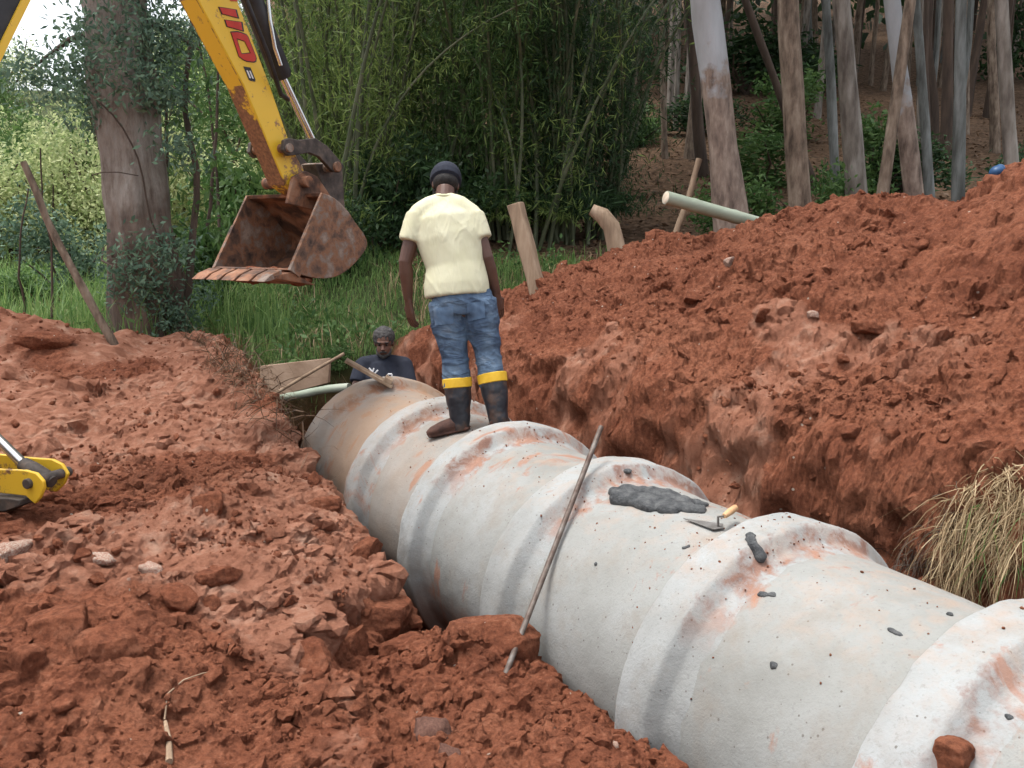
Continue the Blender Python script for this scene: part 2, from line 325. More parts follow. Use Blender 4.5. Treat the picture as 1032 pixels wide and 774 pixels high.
M['shirt'] = cloth('pale_yellow_cotton_creased', [(.3, (.49, .475, .32)), (.7, (.56, .545, .40))], (0, R_(38), 0), (1.9, 1.2, .45), .13)
M['shirt_rib'] = simple('pale_yellow_cotton', [(.3, (.52, .495, .30)), (.7, (.58, .56, .375))], 5, 4, .9, 300, .2, .002)
M['denim'] = simple('blue_denim', [(.28, (.022, .036, .062)), (.45, (.055, .092, .155)), (.58, (.10, .16, .245)), (.72, (.21, .26, .32))], 6, 7, .9, 160, .4, .003, dist=.5, stretch=(1, 1, .5))
M['denim_man'] = cloth('creased_denim', [(.30, (.026, .040, .064)), (.46, (.060, .092, .145)), (.58, (.105, .155, .22)), (.72, (.21, .25, .295))], (0, R_(-8), 0), (.8, .8, 2.0), .42, 5)
M['rubber'] = simple('dark_rubber', [(.3, (.007, .009, .014)), (.5, (.020, .022, .028)), (.6, (.06, .038, .030)), (.75, (.13, .075, .055))], 8, 9, .5, spec=.45)
M['mud'] = simple('muddy_rubber', [(.3, (.025, .012, .010)), (.7, (.10, .045, .03))], 14, 6, .75, 40, .5, .006)
M['band'] = simple('yellow_cuff', [(.3, (.62, .36, .02)), (.7, (.78, .50, .05))], 14, 5, .6)
M['navy'] = simple('navy_cotton', [(.3, (.010, .012, .02)), (.7, (.022, .026, .04))], 7, 4, .9, 200, .2, .002)
M['hair'] = simple('black_hair', [(.3, (.008, .007, .007)), (.7, (.025, .022, .02))], 40, 4, .7, 120, .6, .006)
M['greyhair'] = simple('grey_hair', [(.3, (.018, .017, .016)), (.7, (.085, .08, .078))], 60, 5, .8, 120, .6, .006)
M['eye'] = simple('eyes', [(.3, (.02, .015, .012)), (.7, (.04, .03, .025))], 5, 2, .3)
M['bamboo'] = simple('grey_green_bamboo', [(.3, (.17, .20, .14)), (.55, (.30, .34, .26)), (.75, (.42, .42, .36))], 4, 6, .55, stretch=(.3, .3, 1))
M['cut'] = simple('pale_cut_wood', [(.3, (.45, .36, .26)), (.7, (.62, .53, .42))], 14, 5, .8)
M['quartz'] = simple('pale_stone', [(.3, (.20, .085, .055)), (.48, (.28, .17, .125)), (.6, (.35, .28, .225)), (.75, (.42, .375, .33))], 9, 6, .85, 30, .5, .01)
M['grey_stone'] = simple('grey_brown_stone', [(.3, (.06, .025, .018)), (.7, (.15, .075, .052))], 9, 6, .9, 30, .6, .012)
M['blue'] = simple('blue_plastic', [(.3, (.01, .035, .09)), (.7, (.03, .09, .20))], 9, 4, .4)
M['canvas'] = simple('tan_clay_face', [(.3, (.20, .13, .085)), (.7, (.33, .235, .165))], 5, 6, .9, 20, .4, .01)

# ------------------------------------------------------------------ builders
def tag(o, label=None, cat=None, group=None, kind=None):
    for k, v in (('label', label), ('category', cat), ('group', group), ('kind', kind)):
        if v: o[k] = v
    return o
def thing(name, label, cat, loc=(0, 0, 0), group=None):
    o = bpy.data.objects.new(name, None); o.empty_display_size = .1; COL.objects.link(o); o.location = [float(v) for v in loc]
    return tag(o, label, cat, group)
def wloc(o):
    v = np.zeros(3)
    while o is not None: v = v + np.array(o.location); o = o.parent
    return v
class MB:
    def __init__(s): s.v = []; s.f = []
    def add(s, vs, fs):
        k = len(s.v); s.v += [tuple(float(c) for c in p) for p in vs]; s.f += [tuple(i + k for i in f) for f in fs]; return s
    def box(s, c, hx, hy, hz, ax=None, ay=None, az=None):
        ax = np.array((1, 0, 0) if ax is None else ax, float); ay = np.array((0, 1, 0) if ay is None else ay, float); az = np.array((0, 0, 1) if az is None else az, float)
        c = np.array(c, float); vs = [c + i * hx * ax + j * hy * ay + k * hz * az for i in (-1, 1) for j in (-1, 1) for k in (-1, 1)]
        return s.add(vs, [(0, 1, 3, 2), (4, 6, 7, 5), (0, 4, 5, 1), (2, 3, 7, 6), (0, 2, 6, 4), (1, 5, 7, 3)])
    def tube(s, pts, rad, n=10, sec=None, side=None, cap=True):
        pts = [np.array(p, float) for p in pts]; m = len(pts)
        rad = [rad] * m if not hasattr(rad, '__len__') else rad
        u = None; vs = []
        for i in range(m):
            d = pts[min(i + 1, m - 1)] - pts[max(i - 1, 0)]; d = d / (np.linalg.norm(d) + 1e-9)
            if u is None:
                u = np.array(side, float) if side is not None else np.cross(d, (0, 0, 1) if abs(d[2]) < .9 else (1, 0, 0))
            u = u - d * (u @ d); u = u / (np.linalg.norm(u) + 1e-9); q = np.cross(d, u)
            ra, rb = (rad[i], rad[i]) if not hasattr(rad[i], '__len__') else rad[i]
            for k in range(n):
                a = 2 * math.pi * k / n; vs.append(pts[i] + u * math.cos(a) * ra + q * math.sin(a) * rb)
        fs = [(i * n + k, i * n + (k + 1) % n, (i + 1) * n + (k + 1) % n, (i + 1) * n + k) for i in range(m - 1) for k in range(n)]
        if cap: fs += [tuple(range(n - 1, -1, -1)), tuple((m - 1) * n + k for k in range(n))]
        return s.add(vs, fs)
    def ball(s, c, r, ax=None, az=None, n=12, m=8):
        c = np.array(c, float); r = (r, r, r) if not hasattr(r, '__len__') else r
        ax = np.array((1, 0, 0) if ax is None else ax, float); az = np.array((0, 0, 1) if az is None else az, float)
        az = az / np.linalg.norm(az); ax = ax - az * (ax @ az); ax = ax / np.linalg.norm(ax); ay = np.cross(az, ax)
        vs = [c + az * r[2]]
        for i in range(1, m):
            p = math.pi * i / m
            for k in range(n):
                a = 2 * math.pi * k / n; vs.append(c + ax * r[0] * math.sin(p) * math.cos(a) + ay * r[1] * math.sin(p) * math.sin(a) + az * r[2] * math.cos(p))
        vs.append(c - az * r[2]); L = len(vs) - 1
        fs = [(0, 1 + k, 1 + (k + 1) % n) for k in range(n)]
        for i in range(m - 2):
            for k in range(n): fs.append((1 + i * n + k, 1 + (i + 1) * n + k, 1 + (i + 1) * n + (k + 1) % n, 1 + i * n + (k + 1) % n))
        fs += [(L, 1 + (m - 2) * n + (k + 1) % n, 1 + (m - 2) * n + k) for k in range(n)]
        return s.add(vs, fs)
    def prism(s, poly, ext):
        n = len(poly); a = [np.array(p, float) for p in poly]; b = [p + np.array(ext, float) for p in a]
        return s.add(a + b, [tuple(range(n)), tuple(range(2 * n - 1, n - 1, -1))] + [(i, i + n, (i + 1) % n + n, (i + 1) % n) for i in range(n)])
    def mesh(s, name, off=(0, 0, 0), smooth=True):
        me = bpy.data.meshes.new(name); o = np.array(off, float)
        me.from_pydata([(p[0] - o[0], p[1] - o[1], p[2] - o[2]) for p in s.v], [], s.f)
        bm = bmesh.new(); bm.from_mesh(me); bmesh.ops.recalc_face_normals(bm, faces=bm.faces); bm.to_mesh(me); bm.free()
        if smooth: me.polygons.foreach_set('use_smooth', [True] * len(me.polygons)); me.set_sharp_from_angle(angle=R_(40))
        me.update(); return me
def put(name, me, material, parent=None, loc=None):
    o = bpy.data.objects.new(name, me); COL.objects.link(o)
    if material is not None:
        me.materials.clear(); me.materials.append(material)
    if parent is not None: o.parent = parent
    if loc is not None: o.location = [float(v) for v in loc]
    return o
def obj(name, mb, material, parent=None, org=None, smooth=True, bev=0):
    """links the builder's shape (given in world space) as one mesh object"""
    off = wloc(parent) if parent is not None else (np.array(org, float) if org is not None else np.mean(np.array(mb.v), 0) * 0)
    me = mb.mesh(name, off, smooth)
    o = put(name, me, material, parent, None if parent is not None else off)
    if bev:
        md = o.modifiers.new('bevel', 'BEVEL'); md.width = bev; md.segments = 2; md.limit_method = 'ANGLE'; md.angle_limit = R_(35)
    return o
def remesh(mb, voxel, it=4, fac=.5, name='body', wr=None, off=(0, 0, 0)):
    me = mb.mesh(name, off, False); t = bpy.data.objects.new('tmp', me); COL.objects.link(t)
    a = t.modifiers.new('r', 'REMESH'); a.mode = 'VOXEL'; a.voxel_size = voxel
    if it: b = t.modifiers.new('s', 'SMOOTH'); b.iterations = it; b.factor = fac
    dg = bpy.context.evaluated_depsgraph_get(); r = bpy.data.meshes.new_from_object(t.evaluated_get(dg))
    bpy.data.objects.remove(t); bpy.data.meshes.remove(me); r.name = name
    if wr:
        n = len(r.vertices); co = np.empty(n * 3); r.vertices.foreach_get('co', co); co = co.reshape(-1, 3)
        no = np.empty(n * 3); r.vertex_normals.foreach_get('vector', no); no = no.reshape(-1, 3)
        co = co + no * wr(co + np.array(off))[:, None]; r.vertices.foreach_set('co', co.ravel())
    r.polygons.foreach_set('use_smooth', [True] * len(r.polygons)); r.update(); return r
def quads(name, V):
    """V: (N,4,3) loose quads"""
    n = len(V); me = bpy.data.meshes.new(name); me.vertices.add(n * 4); me.loops.add(n * 4); me.polygons.add(n)
    me.vertices.foreach_set('co', np.ascontiguousarray(V, np.float32).ravel()); me.loops.foreach_set('vertex_index', np.arange(n * 4, dtype=np.int32))
    me.polygons.foreach_set('loop_start', np.arange(0, n * 4, 4, dtype=np.int32)); me.update(calc_edges=True); return me
def leaf_quads(C, D, L, W, roll=None):
    """rhombic leaves at C pointing along D, length L, width W"""
    N = len(C); D = D / (np.linalg.norm(D, axis=1)[:, None] + 1e-9)
    rnd = RNG.normal(size=(N, 3)); S = np.cross(D, rnd); S /= (np.linalg.norm(S, axis=1)[:, None] + 1e-9)
    L = np.broadcast_to(L, (N,))[:, None]; W = np.broadcast_to(W, (N,))[:, None]
    m = C + D * L * .45
    return np.stack([C, m + S * W * .5, C + D * L, m - S * W * .5], 1)
def rdir(n, up=0.0): d = RNG.normal(size=(n, 3)); d /= np.linalg.norm(d, axis=1)[:, None]; d[:, 2] += up; return d
def copy_tree(o, parent=None):
    c = o.copy(); COL.objects.link(c)
    if parent is not None: c.parent = parent
    for ch in o.children: copy_tree(ch, c)
    return c

# ------------------------------------------------------------------ terrain objects
def patch(name, mask_faces, label):
    idx = np.arange(nx_ * ny_).reshape(ny_, nx_)
    q = np.stack([idx[:-1, :-1], idx[:-1, 1:], idx[1:, 1:], idx[1:, :-1]], -1).reshape(-1, 4)[mask_faces.ravel()]
    used, inv = np.unique(q, return_inverse=True); n = len(used)
    co = np.stack([VX, VY, VZ], -1).reshape(-1, 3)[used]
    me = bpy.data.meshes.new(name); me.vertices.add(n); me.loops.add(len(q) * 4); me.polygons.add(len(q))
    me.vertices.foreach_set('co', co.astype(np.float32).ravel()); me.loops.foreach_set('vertex_index', inv.astype(np.int32).ravel())
    me.polygons.foreach_set('loop_start', np.arange(0, len(q) * 4, 4, dtype=np.int32)); me.update(calc_edges=True)
    at = me.attributes.new('zone', 'FLOAT_COLOR', 'POINT')
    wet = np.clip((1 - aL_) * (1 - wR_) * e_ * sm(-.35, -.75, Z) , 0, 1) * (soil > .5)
    ar = np.stack([grassz, litz, palez, wet], -1).reshape(-1, 4)[used]; at.data.foreach_set('color', ar.astype(np.float32).ravel())
    fz = ctr(NZ).ravel()[mask_faces.ravel()]; me.polygons.foreach_set('use_smooth', (fz < .22) | (name == 'ground')); me.materials.append(M['soil'])
    o = bpy.data.objects.new(name, me); COL.objects.link(o); return tag(o, label, None, None, 'structure')
ctr = lambda A: (A[:-1, :-1] + A[1:, 1:]) / 2
fs_, ft_, fsoil = ctr(s_), ctr(t_), ctr(soil)
is_m = (ft_ < -.85) & (fsoil > .5) & (ctr(GY) < 16); is_b = (~is_m) & (fsoil > .5) & (ctr(GY) < 12)
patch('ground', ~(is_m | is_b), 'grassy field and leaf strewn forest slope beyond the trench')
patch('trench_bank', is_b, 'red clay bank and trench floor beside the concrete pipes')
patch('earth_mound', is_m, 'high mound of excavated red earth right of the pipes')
def tz(x, y):
    i = int(np.clip(np.searchsorted(XS, x), 1, nx_ - 1)); j = int(np.clip(np.searchsorted(YS, y), 1, ny_ - 1))
    fx = (x - XS[i - 1]) / (XS[i] - XS[i - 1]); fy = (y - YS[j - 1]) / (YS[j] - YS[j - 1])
    return float((VZ[j - 1, i - 1] * (1 - fx) + VZ[j - 1, i] * fx) * (1 - fy) + (VZ[j, i - 1] * (1 - fx) + VZ[j, i] * fx) * fy)
def tzs(X, Y):
    i = np.clip(np.searchsorted(XS, X), 1, nx_ - 1); j = np.clip(np.searchsorted(YS, Y), 1, ny_ - 1)
    fx = (X - XS[i - 1]) / (XS[i] - XS[i - 1]); fy = (Y - YS[j - 1]) / (YS[j] - YS[j - 1])
    return (VZ[j - 1, i - 1] * (1 - fx) + VZ[j - 1, i] * fx) * (1 - fy) + (VZ[j, i - 1] * (1 - fx) + VZ[j, i] * fx) * fy
def PG(u, v, lo=1.2, hi=60):
    """where the view line through a pixel meets the ground"""
    d = ray(u, v); f = lo
    while f < hi:
        p = CAM + d * f
        if p[2] <= tz(p[0], p[1]): return p
        f += .01 if f < 12 else .1
    return CAM + d * hi

# ------------------------------------------------------------------ concrete pipes
def revolve(prof, n=112, rough=0, seed=0):
    mb = MB(); vs = []
    for j, (y, r) in enumerate(prof):
        for k in range(n):
            a = 2 * math.pi * k / n; vs.append((r * math.cos(a), y, r * math.sin(a)))
    V = np.array(vs)
    if rough:
        rr = np.hypot(V[:, 0], V[:, 2])[:, None]; nz = fbm(V[:, 0] * 9 + seed, V[:, 1] * 9, V[:, 2] * 9, o=4, seed=seed)
        V[:, [0, 2]] *= 1 + rough * nz[:, None] / rr; V[:, 1] += rough * .8 * fbm(V[:, 0] * 14, V[:, 1] * 3 + seed, V[:, 2] * 14, o=3, seed=seed + 5)
    mb.add(V, [(j * n + k, j * n + (k + 1) % n, (j + 1) * n + (k + 1) % n, (j + 1) * n + k) for j in range(len(prof) - 1) for k in range(n)])
    return mb
PLAB = ['clay stained concrete pipe at the far open end of the line by the crouched worker',
        'second concrete pipe from the far end with the man in boots standing on it',
        'concrete pipe just in front of the standing man with clay along its collar',
        'concrete pipe with the steel bar leaning on it and wet mortar heaped on its crown',
        'concrete pipe below the mortar heap with a dark mortar lump on its collar',
        'nearest concrete pipe at the bottom right corner with an orange clay smear']
ang = math.atan2(BK[0], -BK[1])
for i in range(6):
    L = RIMS[i + 1] - RIMS[i] + .06
    T = thing('concrete_pipe', PLAB[i], 'pipe', (PX0 + RIMS[i] * BK[0], PY0 + RIMS[i] * BK[1], AXZ), 'concrete pipes laid end to end in the trench')
    T.rotation_euler = (0, 0, ang + math.pi)
    mk = ['conc_old', 'conc_mid', 'conc', 'conc', 'conc', 'conc'][i]; mt = M[mk]
    bell = [(.10, .50), (.09, .60), (0.012, .605), (0, .615), (0, .698), (.002, .706), (.009, .71)] + [(q, .71) for q in np.linspace(.03, .125, 7)] + [(.158, .708), (.168, .703), (.176, .694), (.203, .658), (.211, .649), (.224, .643), (.245, .637), (.275, .631), (.30, .620)]
    bar = [(.22, .618)] + [(q, RO + .026 * (1 - q / L)) for q in np.linspace(.25, L - .02, 24)] + [(L - .008, RO - .006), (L, RO - .02), (L, .51), (L - .01, .50), (L - .1, .50), (.10, .50)]
    put('bell', revolve(bell, rough=.005, seed=3 + i).mesh('bell'), M[mk + '_b'], T); put('barrel', revolve(bar, rough=.003, seed=13 + i).mesh('barrel'), mt, T)

# ------------------------------------------------------------------ clods and stones
def rock_mesh(name, seed, sub=3, cuts=9, amp=.10):
    bm = bmesh.new(); bmesh.ops.create_icosphere(bm, subdivisions=sub, radius=1); rs = np.random.default_rng(seed)
    V = np.array([v.co[:] for v in bm.verts])
    for k in range(cuts):
        n = rs.normal(size=3); n /= np.linalg.norm(n); d = rs.uniform(.52, .85); V = V - n * np.maximum(V @ n - d, 0)[:, None]
    V = V * (1 + amp * fbm(V[:, 0] * 2.2 + seed, V[:, 1] * 2.2, V[:, 2] * 2.2, o=4, seed=seed, gain=.6))[:, None]
    for v, c in zip(bm.verts, V): v.co = c
    me = bpy.data.meshes.new(name); bm.to_mesh(me); bm.free()
    me.polygons.foreach_set('use_smooth', [True] * len(me.polygons)); me.set_sharp_from_angle(angle=R_(50)); return me
ROCK = {k: [rock_mesh('clod', q + 10 * i, 4, 10, .09) for q in range(6)] for i, k in enumerate(['clod'])}
def rock(name, u, v, wpx, asp, material, label, cat, group=None, k=0, rz=0.0, sink=.35, p=None):
    p = PG(u, v) if p is None else p; fw = np.linalg.norm(p - CAM); r = wpx * .5 * fw / FPX / .72
    me = ROCK['clod'][k % 6].copy(); o = put(name, me, material, None, (p[0], p[1], p[2] + r * asp[2] * (.30 - sink)))
    o.scale = (r * asp[0], r * asp[1], r * asp[2]); o.rotation_euler = (random.uniform(-.2, .2), random.uniform(-.2, .2), rz)
    return tag(o, label, cat, group)
# a big cut block of clay wedged beside the pipe
p = PG(515, 668); blk = MB(); bx = P(470, 612, 3.72); 
o = put('clay_block', rock_mesh('clay_block', 91, 5, 26, .05), M['clod'], None, PS(2.40, .80, -.11)); o.scale = (.27, .17, .23); o.rotation_euler = (.1, -.25, -.35)
tag(o, 'large reddish block of clay wedged against the pipe under the steel bar', 'clay block')
BLK = [rock_mesh('clay_block', 120 + k, 5, 24, .07) for k in range(3)]
for k, (u, v, fo, sx, sy, sz, rz, lab) in enumerate([(382, 622, 0, .19, .13, .16, .5, 'angular clay block at the broken corner of the left bank'), (352, 655, 0, .17, .12, .17, 1.2, 'dark faced clay block under the broken corner of the left bank'), (318, 672, 0, .15, .13, .12, 2.2, 'clay block below the ledge of the left bank'), (402, 655, 0, .12, .10, .11, .2, 'clay block fallen at the foot of the bank corner'), (425, 610, 0, .12, .10, .13, 2.6, 'clay block jammed between bank corner and pipe'), (362, 560, 0, .15, .10, .10, .9, 'cracked clay slab on the bank edge opposite the standing man'), (325, 510, 0, .16, .11, .10, .8, 'cracked clay slab on the bank edge opposite the second pipe')]):
    p = PG(u, v); o = put('clay_block', BLK[k % 3].copy(), M['clod'], None, (p[0], p[1], p[2] - sz * .15)); o.scale = (sx, sy, sz); o.rotation_euler = (.2 * math.sin(k * 3), .2 * math.cos(k * 2), rz); tag(o, lab, 'clay block')
RK = [(210, 512, 34, (1, .8, .8), 'clod', 'rounded red clod standing proud in the middle of the left bank', 'clod', 1),
 (98, 563, 26, (1, .6, .5), 'quartz', 'white and tan stone on the lower left bank', 'stone', 2),
 (153, 575, 22, (.7, 1, .7), 'quartz', 'pale wedge shaped stone lying right of the white stone on the left bank', 'stone', 3),
 (16, 553, 40, (1, .4, .4), 'quartz', 'flat pinkish stone at the left edge of the picture below the yellow arm', 'stone', 4),
 (45, 347, 40, (1, .5, .4), 'clod', 'flat slab of red clay on top of the bank beside the small earth heap', 'clod', 5),
 (46, 341, 9, (1, .9, 1), 'quartz', 'small white stone on top of the bank edge near the leaning pole', 'stone', 0),
 (296, 440, 20, (1, .7, .6), 'clod', 'pale red clod on the far bank edge opposite the stained pipe', 'clod', 2),
 (112, 650, 44, (1, .9, .8), 'clod', 'broad red clod above the dark cavity on the lower bank', 'clod', 3),
 (135, 684, 30, (1, .8, .8), 'clod', 'angular clod in the cavity of the lower bank', 'clod', 4),
 (60, 640, 56, (1, .9, .7), 'clod', 'wide red clod at the lower left of the bank', 'clod', 1),
 (28, 672, 34, (.8, .9, .8), 'clod', 'dusty reddish clod at the lower left edge', 'clod', 5),
 (222, 580, 34, (1, .7, .6), 'clod', 'flat pale red clod in the centre of the left bank', 'clod', 0),
 (180, 608, 36, (1, .7, .7), 'clod', 'reddish clod below the pale wedge stone', 'clod', 5),
 (484, 722, 26, (.9, .9, .9), 'clod', 'upright clod in the rubble left of the nearest pipe', 'clod', 1),
 (432, 740, 40, (1, .8, .8), 'grey_stone', 'dark broken clod in the rubble at bottom centre', 'clod', 3),
 (452, 760, 24, (1, .8, .7), 'grey_stone', 'purplish stone at the bottom edge of the rubble', 'stone', 2),
 (408, 655, 34, (1, .8, .7), 'clod', 'red clod below the bank corner', 'clod', 4),
 (410, 618, 36, (.8, .9, .9), 'clod', 'tall red clod against the pipe beside the bank corner', 'clod', 0),
 (618, 752, 9, (1, .8, 1), 'quartz', 'small white stone beside the collar of the near pipe', 'stone', 1),
 (582, 712, 14, (1, .8, .9), 'clod', 'small red clod next to the grass sprout by the pipe', 'clod', 2),
 (876, 332, 30, (1, .8, .5), 'clod', 'smooth red boulder of clay on the mound face', 'clod', 3),
 (735, 264, 14, (1, .7, .7), 'quartz', 'small pale stone on the mound below the bamboo pole', 'stone', 2),
 (820, 318, 12, (1, .7, .7), 'quartz', 'little whitish pebble in the middle of the mound face', 'stone', 3),
 (770, 318, 24, (1, .6, .6), 'clod', 'squarish red clod high on the mound left of centre', 'clod', 1),
 (700, 300, 26, (1, .8, .6), 'clod', 'red clod near the left crest of the mound', 'clod', 0),
 (985, 455, 40, (1, .8, .7), 'clod', 'red clod just above the dry grass tuft', 'clod', 2),
 (960, 766, 40, (.8, .8, .7), 'clod', 'orange clay lump at the bottom of the near pipe', 'clod', 5)]
for (u, v, wp, asp, mk, lab, cat, k) in RK:
    if u == 960: p, n = on_pipe(u, v)
    else: p = None
    rock('stone' if cat == 'stone' else 'clay_clod', u, v, wp, asp, M[mk], lab, cat, None, k, random.uniform(0, 6), .3, p)
# medium loose clods, one object each
cnt = 0; spots = []
while cnt < 110:
    u, v = random.uniform(0, 1032), random.uniform(200, 770); p = PG(u, v, 1.5, 12)
    s, t = st(p[0], p[1])
    if p[1] > 10.5 or (abs(t) < .72 and -1.2 < s < 5.2): continue
    pr = st(p[0], p[1])
    sz = random.uniform(.018, .05) * (1.5 if random.random() < .15 else 1)
    side = 'bank' if t > -.8 else 'mound'
    o = put('clay_clod', ROCK['clod'][cnt % 6], None, None, (p[0], p[1], p[2] + sz * .2)); o.scale = (sz * random.uniform(.8, 1.3), sz, sz * random.uniform(.6, .9)); o.rotation_euler = (random.random(), random.random(), random.random() * 6)
    if not ROCK['clod'][cnt % 6].materials: ROCK['clod'][cnt % 6].materials.append(M['clod'])
    tag(o, 'small red clay clod lying loose on the left bank' if side == 'bank' else 'small red clay clod lying loose on the earth mound', 'clod', 'loose clods on the left bank' if side == 'bank' else 'loose clods on the earth mound'); cnt += 1
# crumbs nobody could count
ico = bmesh.new(); bmesh.ops.create_icosphere(ico, subdivisions=1, radius=1); IV = np.array([v.co[:] for v in ico.verts]); IF = np.array([[v.index for v in f.verts] for f in ico.faces]); ico.free()
def crumbs(n, sampler):
    vs, fs = [], []; k = 0
    for i in range(n):
        p, r = sampler()
        if p is None: continue
        A = RNG.normal(size=(3, 3)); q, _ = np.linalg.qr(A); V = IV * (1 + RNG.uniform(-.35, .25, (len(IV), 1))) * RNG.uniform(.6, 1.25, 3)
        vs.append((V @ q) * r + p); fs.append(IF + k); k += len(IV)
    V = np.concatenate(vs); F = np.concatenate(fs); me = bpy.data.meshes.new('dirt_crumbs'); me.from_pydata(V.tolist(), [], F.tolist()); return me
def samp():
    for _ in range(30):
        if random.random() < .5: x, y = random.uniform(-2.6, 2), random.uniform(2.1, 5.5)
        else: x, y = random.uniform(-5.5, 5.5), random.uniform(3, 10)
        if abs(x) > .62 * y + .3: continue
        s, t = st(x, y)
        if abs(t) < .7 and -1.2 < s < 5.2: continue
        if zones(np.array([x]), np.array([y]))[0][0] < .6: continue
        if vnoise(np.array([x * 1.7]), np.array([y * 1.7]), seed=5)[0] < random.uniform(-.7, .5): continue
        r = random.uniform(.004, .011) * (1 + 1.6 * (random.random() < .12))*(1 if y<5 else 1.4)
        return np.array([x, y, tz(x, y) + r * .3]), r
    return None, 0
tag(put('dirt_crumbs', crumbs(9000, samp), M['clod']), 'crumbs of red clay strewn over bank and mound', None, None, 'stuff')

# ------------------------------------------------------------------ mortar, trowel, steel bar, board on the pipes
def blob(name, pix, rad, label, cat, squash=.4, vox=.009, group=None):
    mb = MB(); pts = []
    for (u, v), r in zip(pix, rad):
        p, n = on_pipe(u, v); mb.ball(p + n * r * .22, (r, r * .85, r * squash), ax=(BK[0], BK[1], 0), az=n); pts.append(p)
    org = pts[0]
    me = remesh(mb, vox, 6, .6, name, lambda c: .010 * fbm(c[:, 0] * 13, c[:, 1] * 13, c[:, 2] * 13, o=5, seed=8) * min(1, max(rad) / .06), org)
    return tag(put(name, me, M['mortar'], None, org), label, cat, group)
HP, HR = [], []
for k in range(110):
    q = random.random(); um = 617 + 94 * q; half = (8.5 if q < .6 else 8.5 - 11 * (q - .6)) * min(1, .55 + 3 * q); vm_ = 500 + 13 * q + random.uniform(-1, 1) * half
    HP.append((um + random.uniform(-2, 2), vm_)); HR.append(random.uniform(.022, .042) * (1 - .35 * max(0, q - .6) / .4))
blob('mortar_heap', HP, HR, 'dark grey heap of wet mortar spread over the pipe crown', 'mortar', .85)
blob('mortar_lump', [(632, 476)], [.032], 'round dab of mortar just above the big mortar heap', 'mortar', .5)
blob('mortar_lump', [(756, 541), (757, 545), (759, 549), (761, 553), (764, 557), (766, 561), (767, 565)], [.026, .028, .026, .026, .028, .028, .022], 'long dark mortar lump on the pipe collar right of the trowel', 'mortar', .5)
blob('mortar_lump', [(769, 600), (779, 600)], [.022, .022], 'flat mortar lump on the crown near the collar with the long lump', 'mortar', .4)
blob('mortar_lump', [(898, 636), (902, 638), (906, 640), (910, 641)], [.018, .018, .016, .014], 'small mortar lump near the middle of the pipe with the clay spots', 'mortar', .5)
blob('mortar_lump', [(780, 671)], [.020], 'oval mortar lump on the flank of the near pipe', 'mortar', .5)
blob('mortar_lump', [(601, 569)], [.016], 'little mortar dot right of the steel bar', 'mortar', .5)
blob('mortar_lump', [(689, 553), (694, 551)], [.018, .018], 'mortar crumb between trowel and clay flecks', 'mortar', .45)
blob('mortar_lump', [(672, 537)], [.012], 'mortar crumb just below the mortar heap', 'mortar', .5)
blob('mortar_lump', [(957, 620)], [.016], 'mortar lump at the joint of the nearest collar', 'mortar', .5)
blob('mortar_lump', [(1017, 724)], [.018], 'mortar lump by the shoulder of the nearest collar', 'mortar', .6)
blob('mortar_lump', [(668, 496), (676, 497)], [.012, .012], 'thin mortar streak on the far side of the mortar heap', 'mortar', .4)
def psamp():
    s = random.choice([random.uniform(-.6, .95), random.uniform(1, 5), random.uniform(2.4, 3.3)]); a = random.gauss(0.15, .35); r0 = prad(s)
    if random.random() < .3: s = random.choice([2.95, 1.22, 3.3, 3.98, 2.22, .28]) + random.gauss(0, .03); r0 = prad(s)
    p = PS(s, math.sin(a) * r0, AXZ + math.cos(a) * r0); return p, random.uniform(.002, .0065)
tag(put('clay_flecks', crumbs(400, psamp), M['clod']), 'flecks of red clay sprinkled on the pipe crowns', None, None, 'stuff')
# trowel
b0, n0 = on_pipe(697, 527); b1, n1 = on_pipe(724, 534); T = thing('trowel', 'brick trowel with pale wooden handle lying beside the mortar heap', 'trowel', b1)
up = n1; dr = b0 - b1; dr = dr - up * (dr @ up); dr /= np.linalg.norm(dr); sd_ = np.cross(up, dr)
b1u = b1 + up * .012
obj('blade', MB().prism([b1u - dr * 0 + sd_ * .035, b1u + dr * .17, b1u - sd_ * .035, b1u - dr * .025], up * .003), M['blade'], T, smooth=False)
h0, h1 = b1 + up * .065 - dr * .03, P(742, 511, np.linalg.norm(b1 - CAM) * .985)
obj('tang', MB().tube([b1u, b1u + up * .045 - dr * .002, h0], .005, 8), M['blade'], T)
hd = (h1 - h0); obj('handle', MB().tube([h0, h0 + hd * .12, h0 + hd * .5, h0 + hd * .9, h1], [.009, .012, .015, .014, .007], 12), M['wood_pale'], T)
# steel bar
bb = PZ(505, 684, -.24); bb[2] = tz(bb[0], bb[1]) - .02
bb = PG(505, 684) + np.array([0, 0, -.03])
best = None
for f in np.arange(6.2, 2.5, -.01):
    q = P(606, 430, f); c = 9
    for k in np.linspace(0, 1, 60):
        x = bb + (q - bb) * k; s, t = st(x[0], x[1]); r = max(prad(s), prad(s - .02), prad(s + .02)); c = min(c, math.hypot(t, x[2] - AXZ) - r)
    if c >= .015: best = q; break
if best is None: best = P(606, 430, 3.6)
T = tag(obj('steel_bar', MB().tube([bb, bb + (best - bb) * .5, best], .0125, 12), M['steel'], org=bb), 'long rusty steel bar leaning across the pipe', 'steel bar')
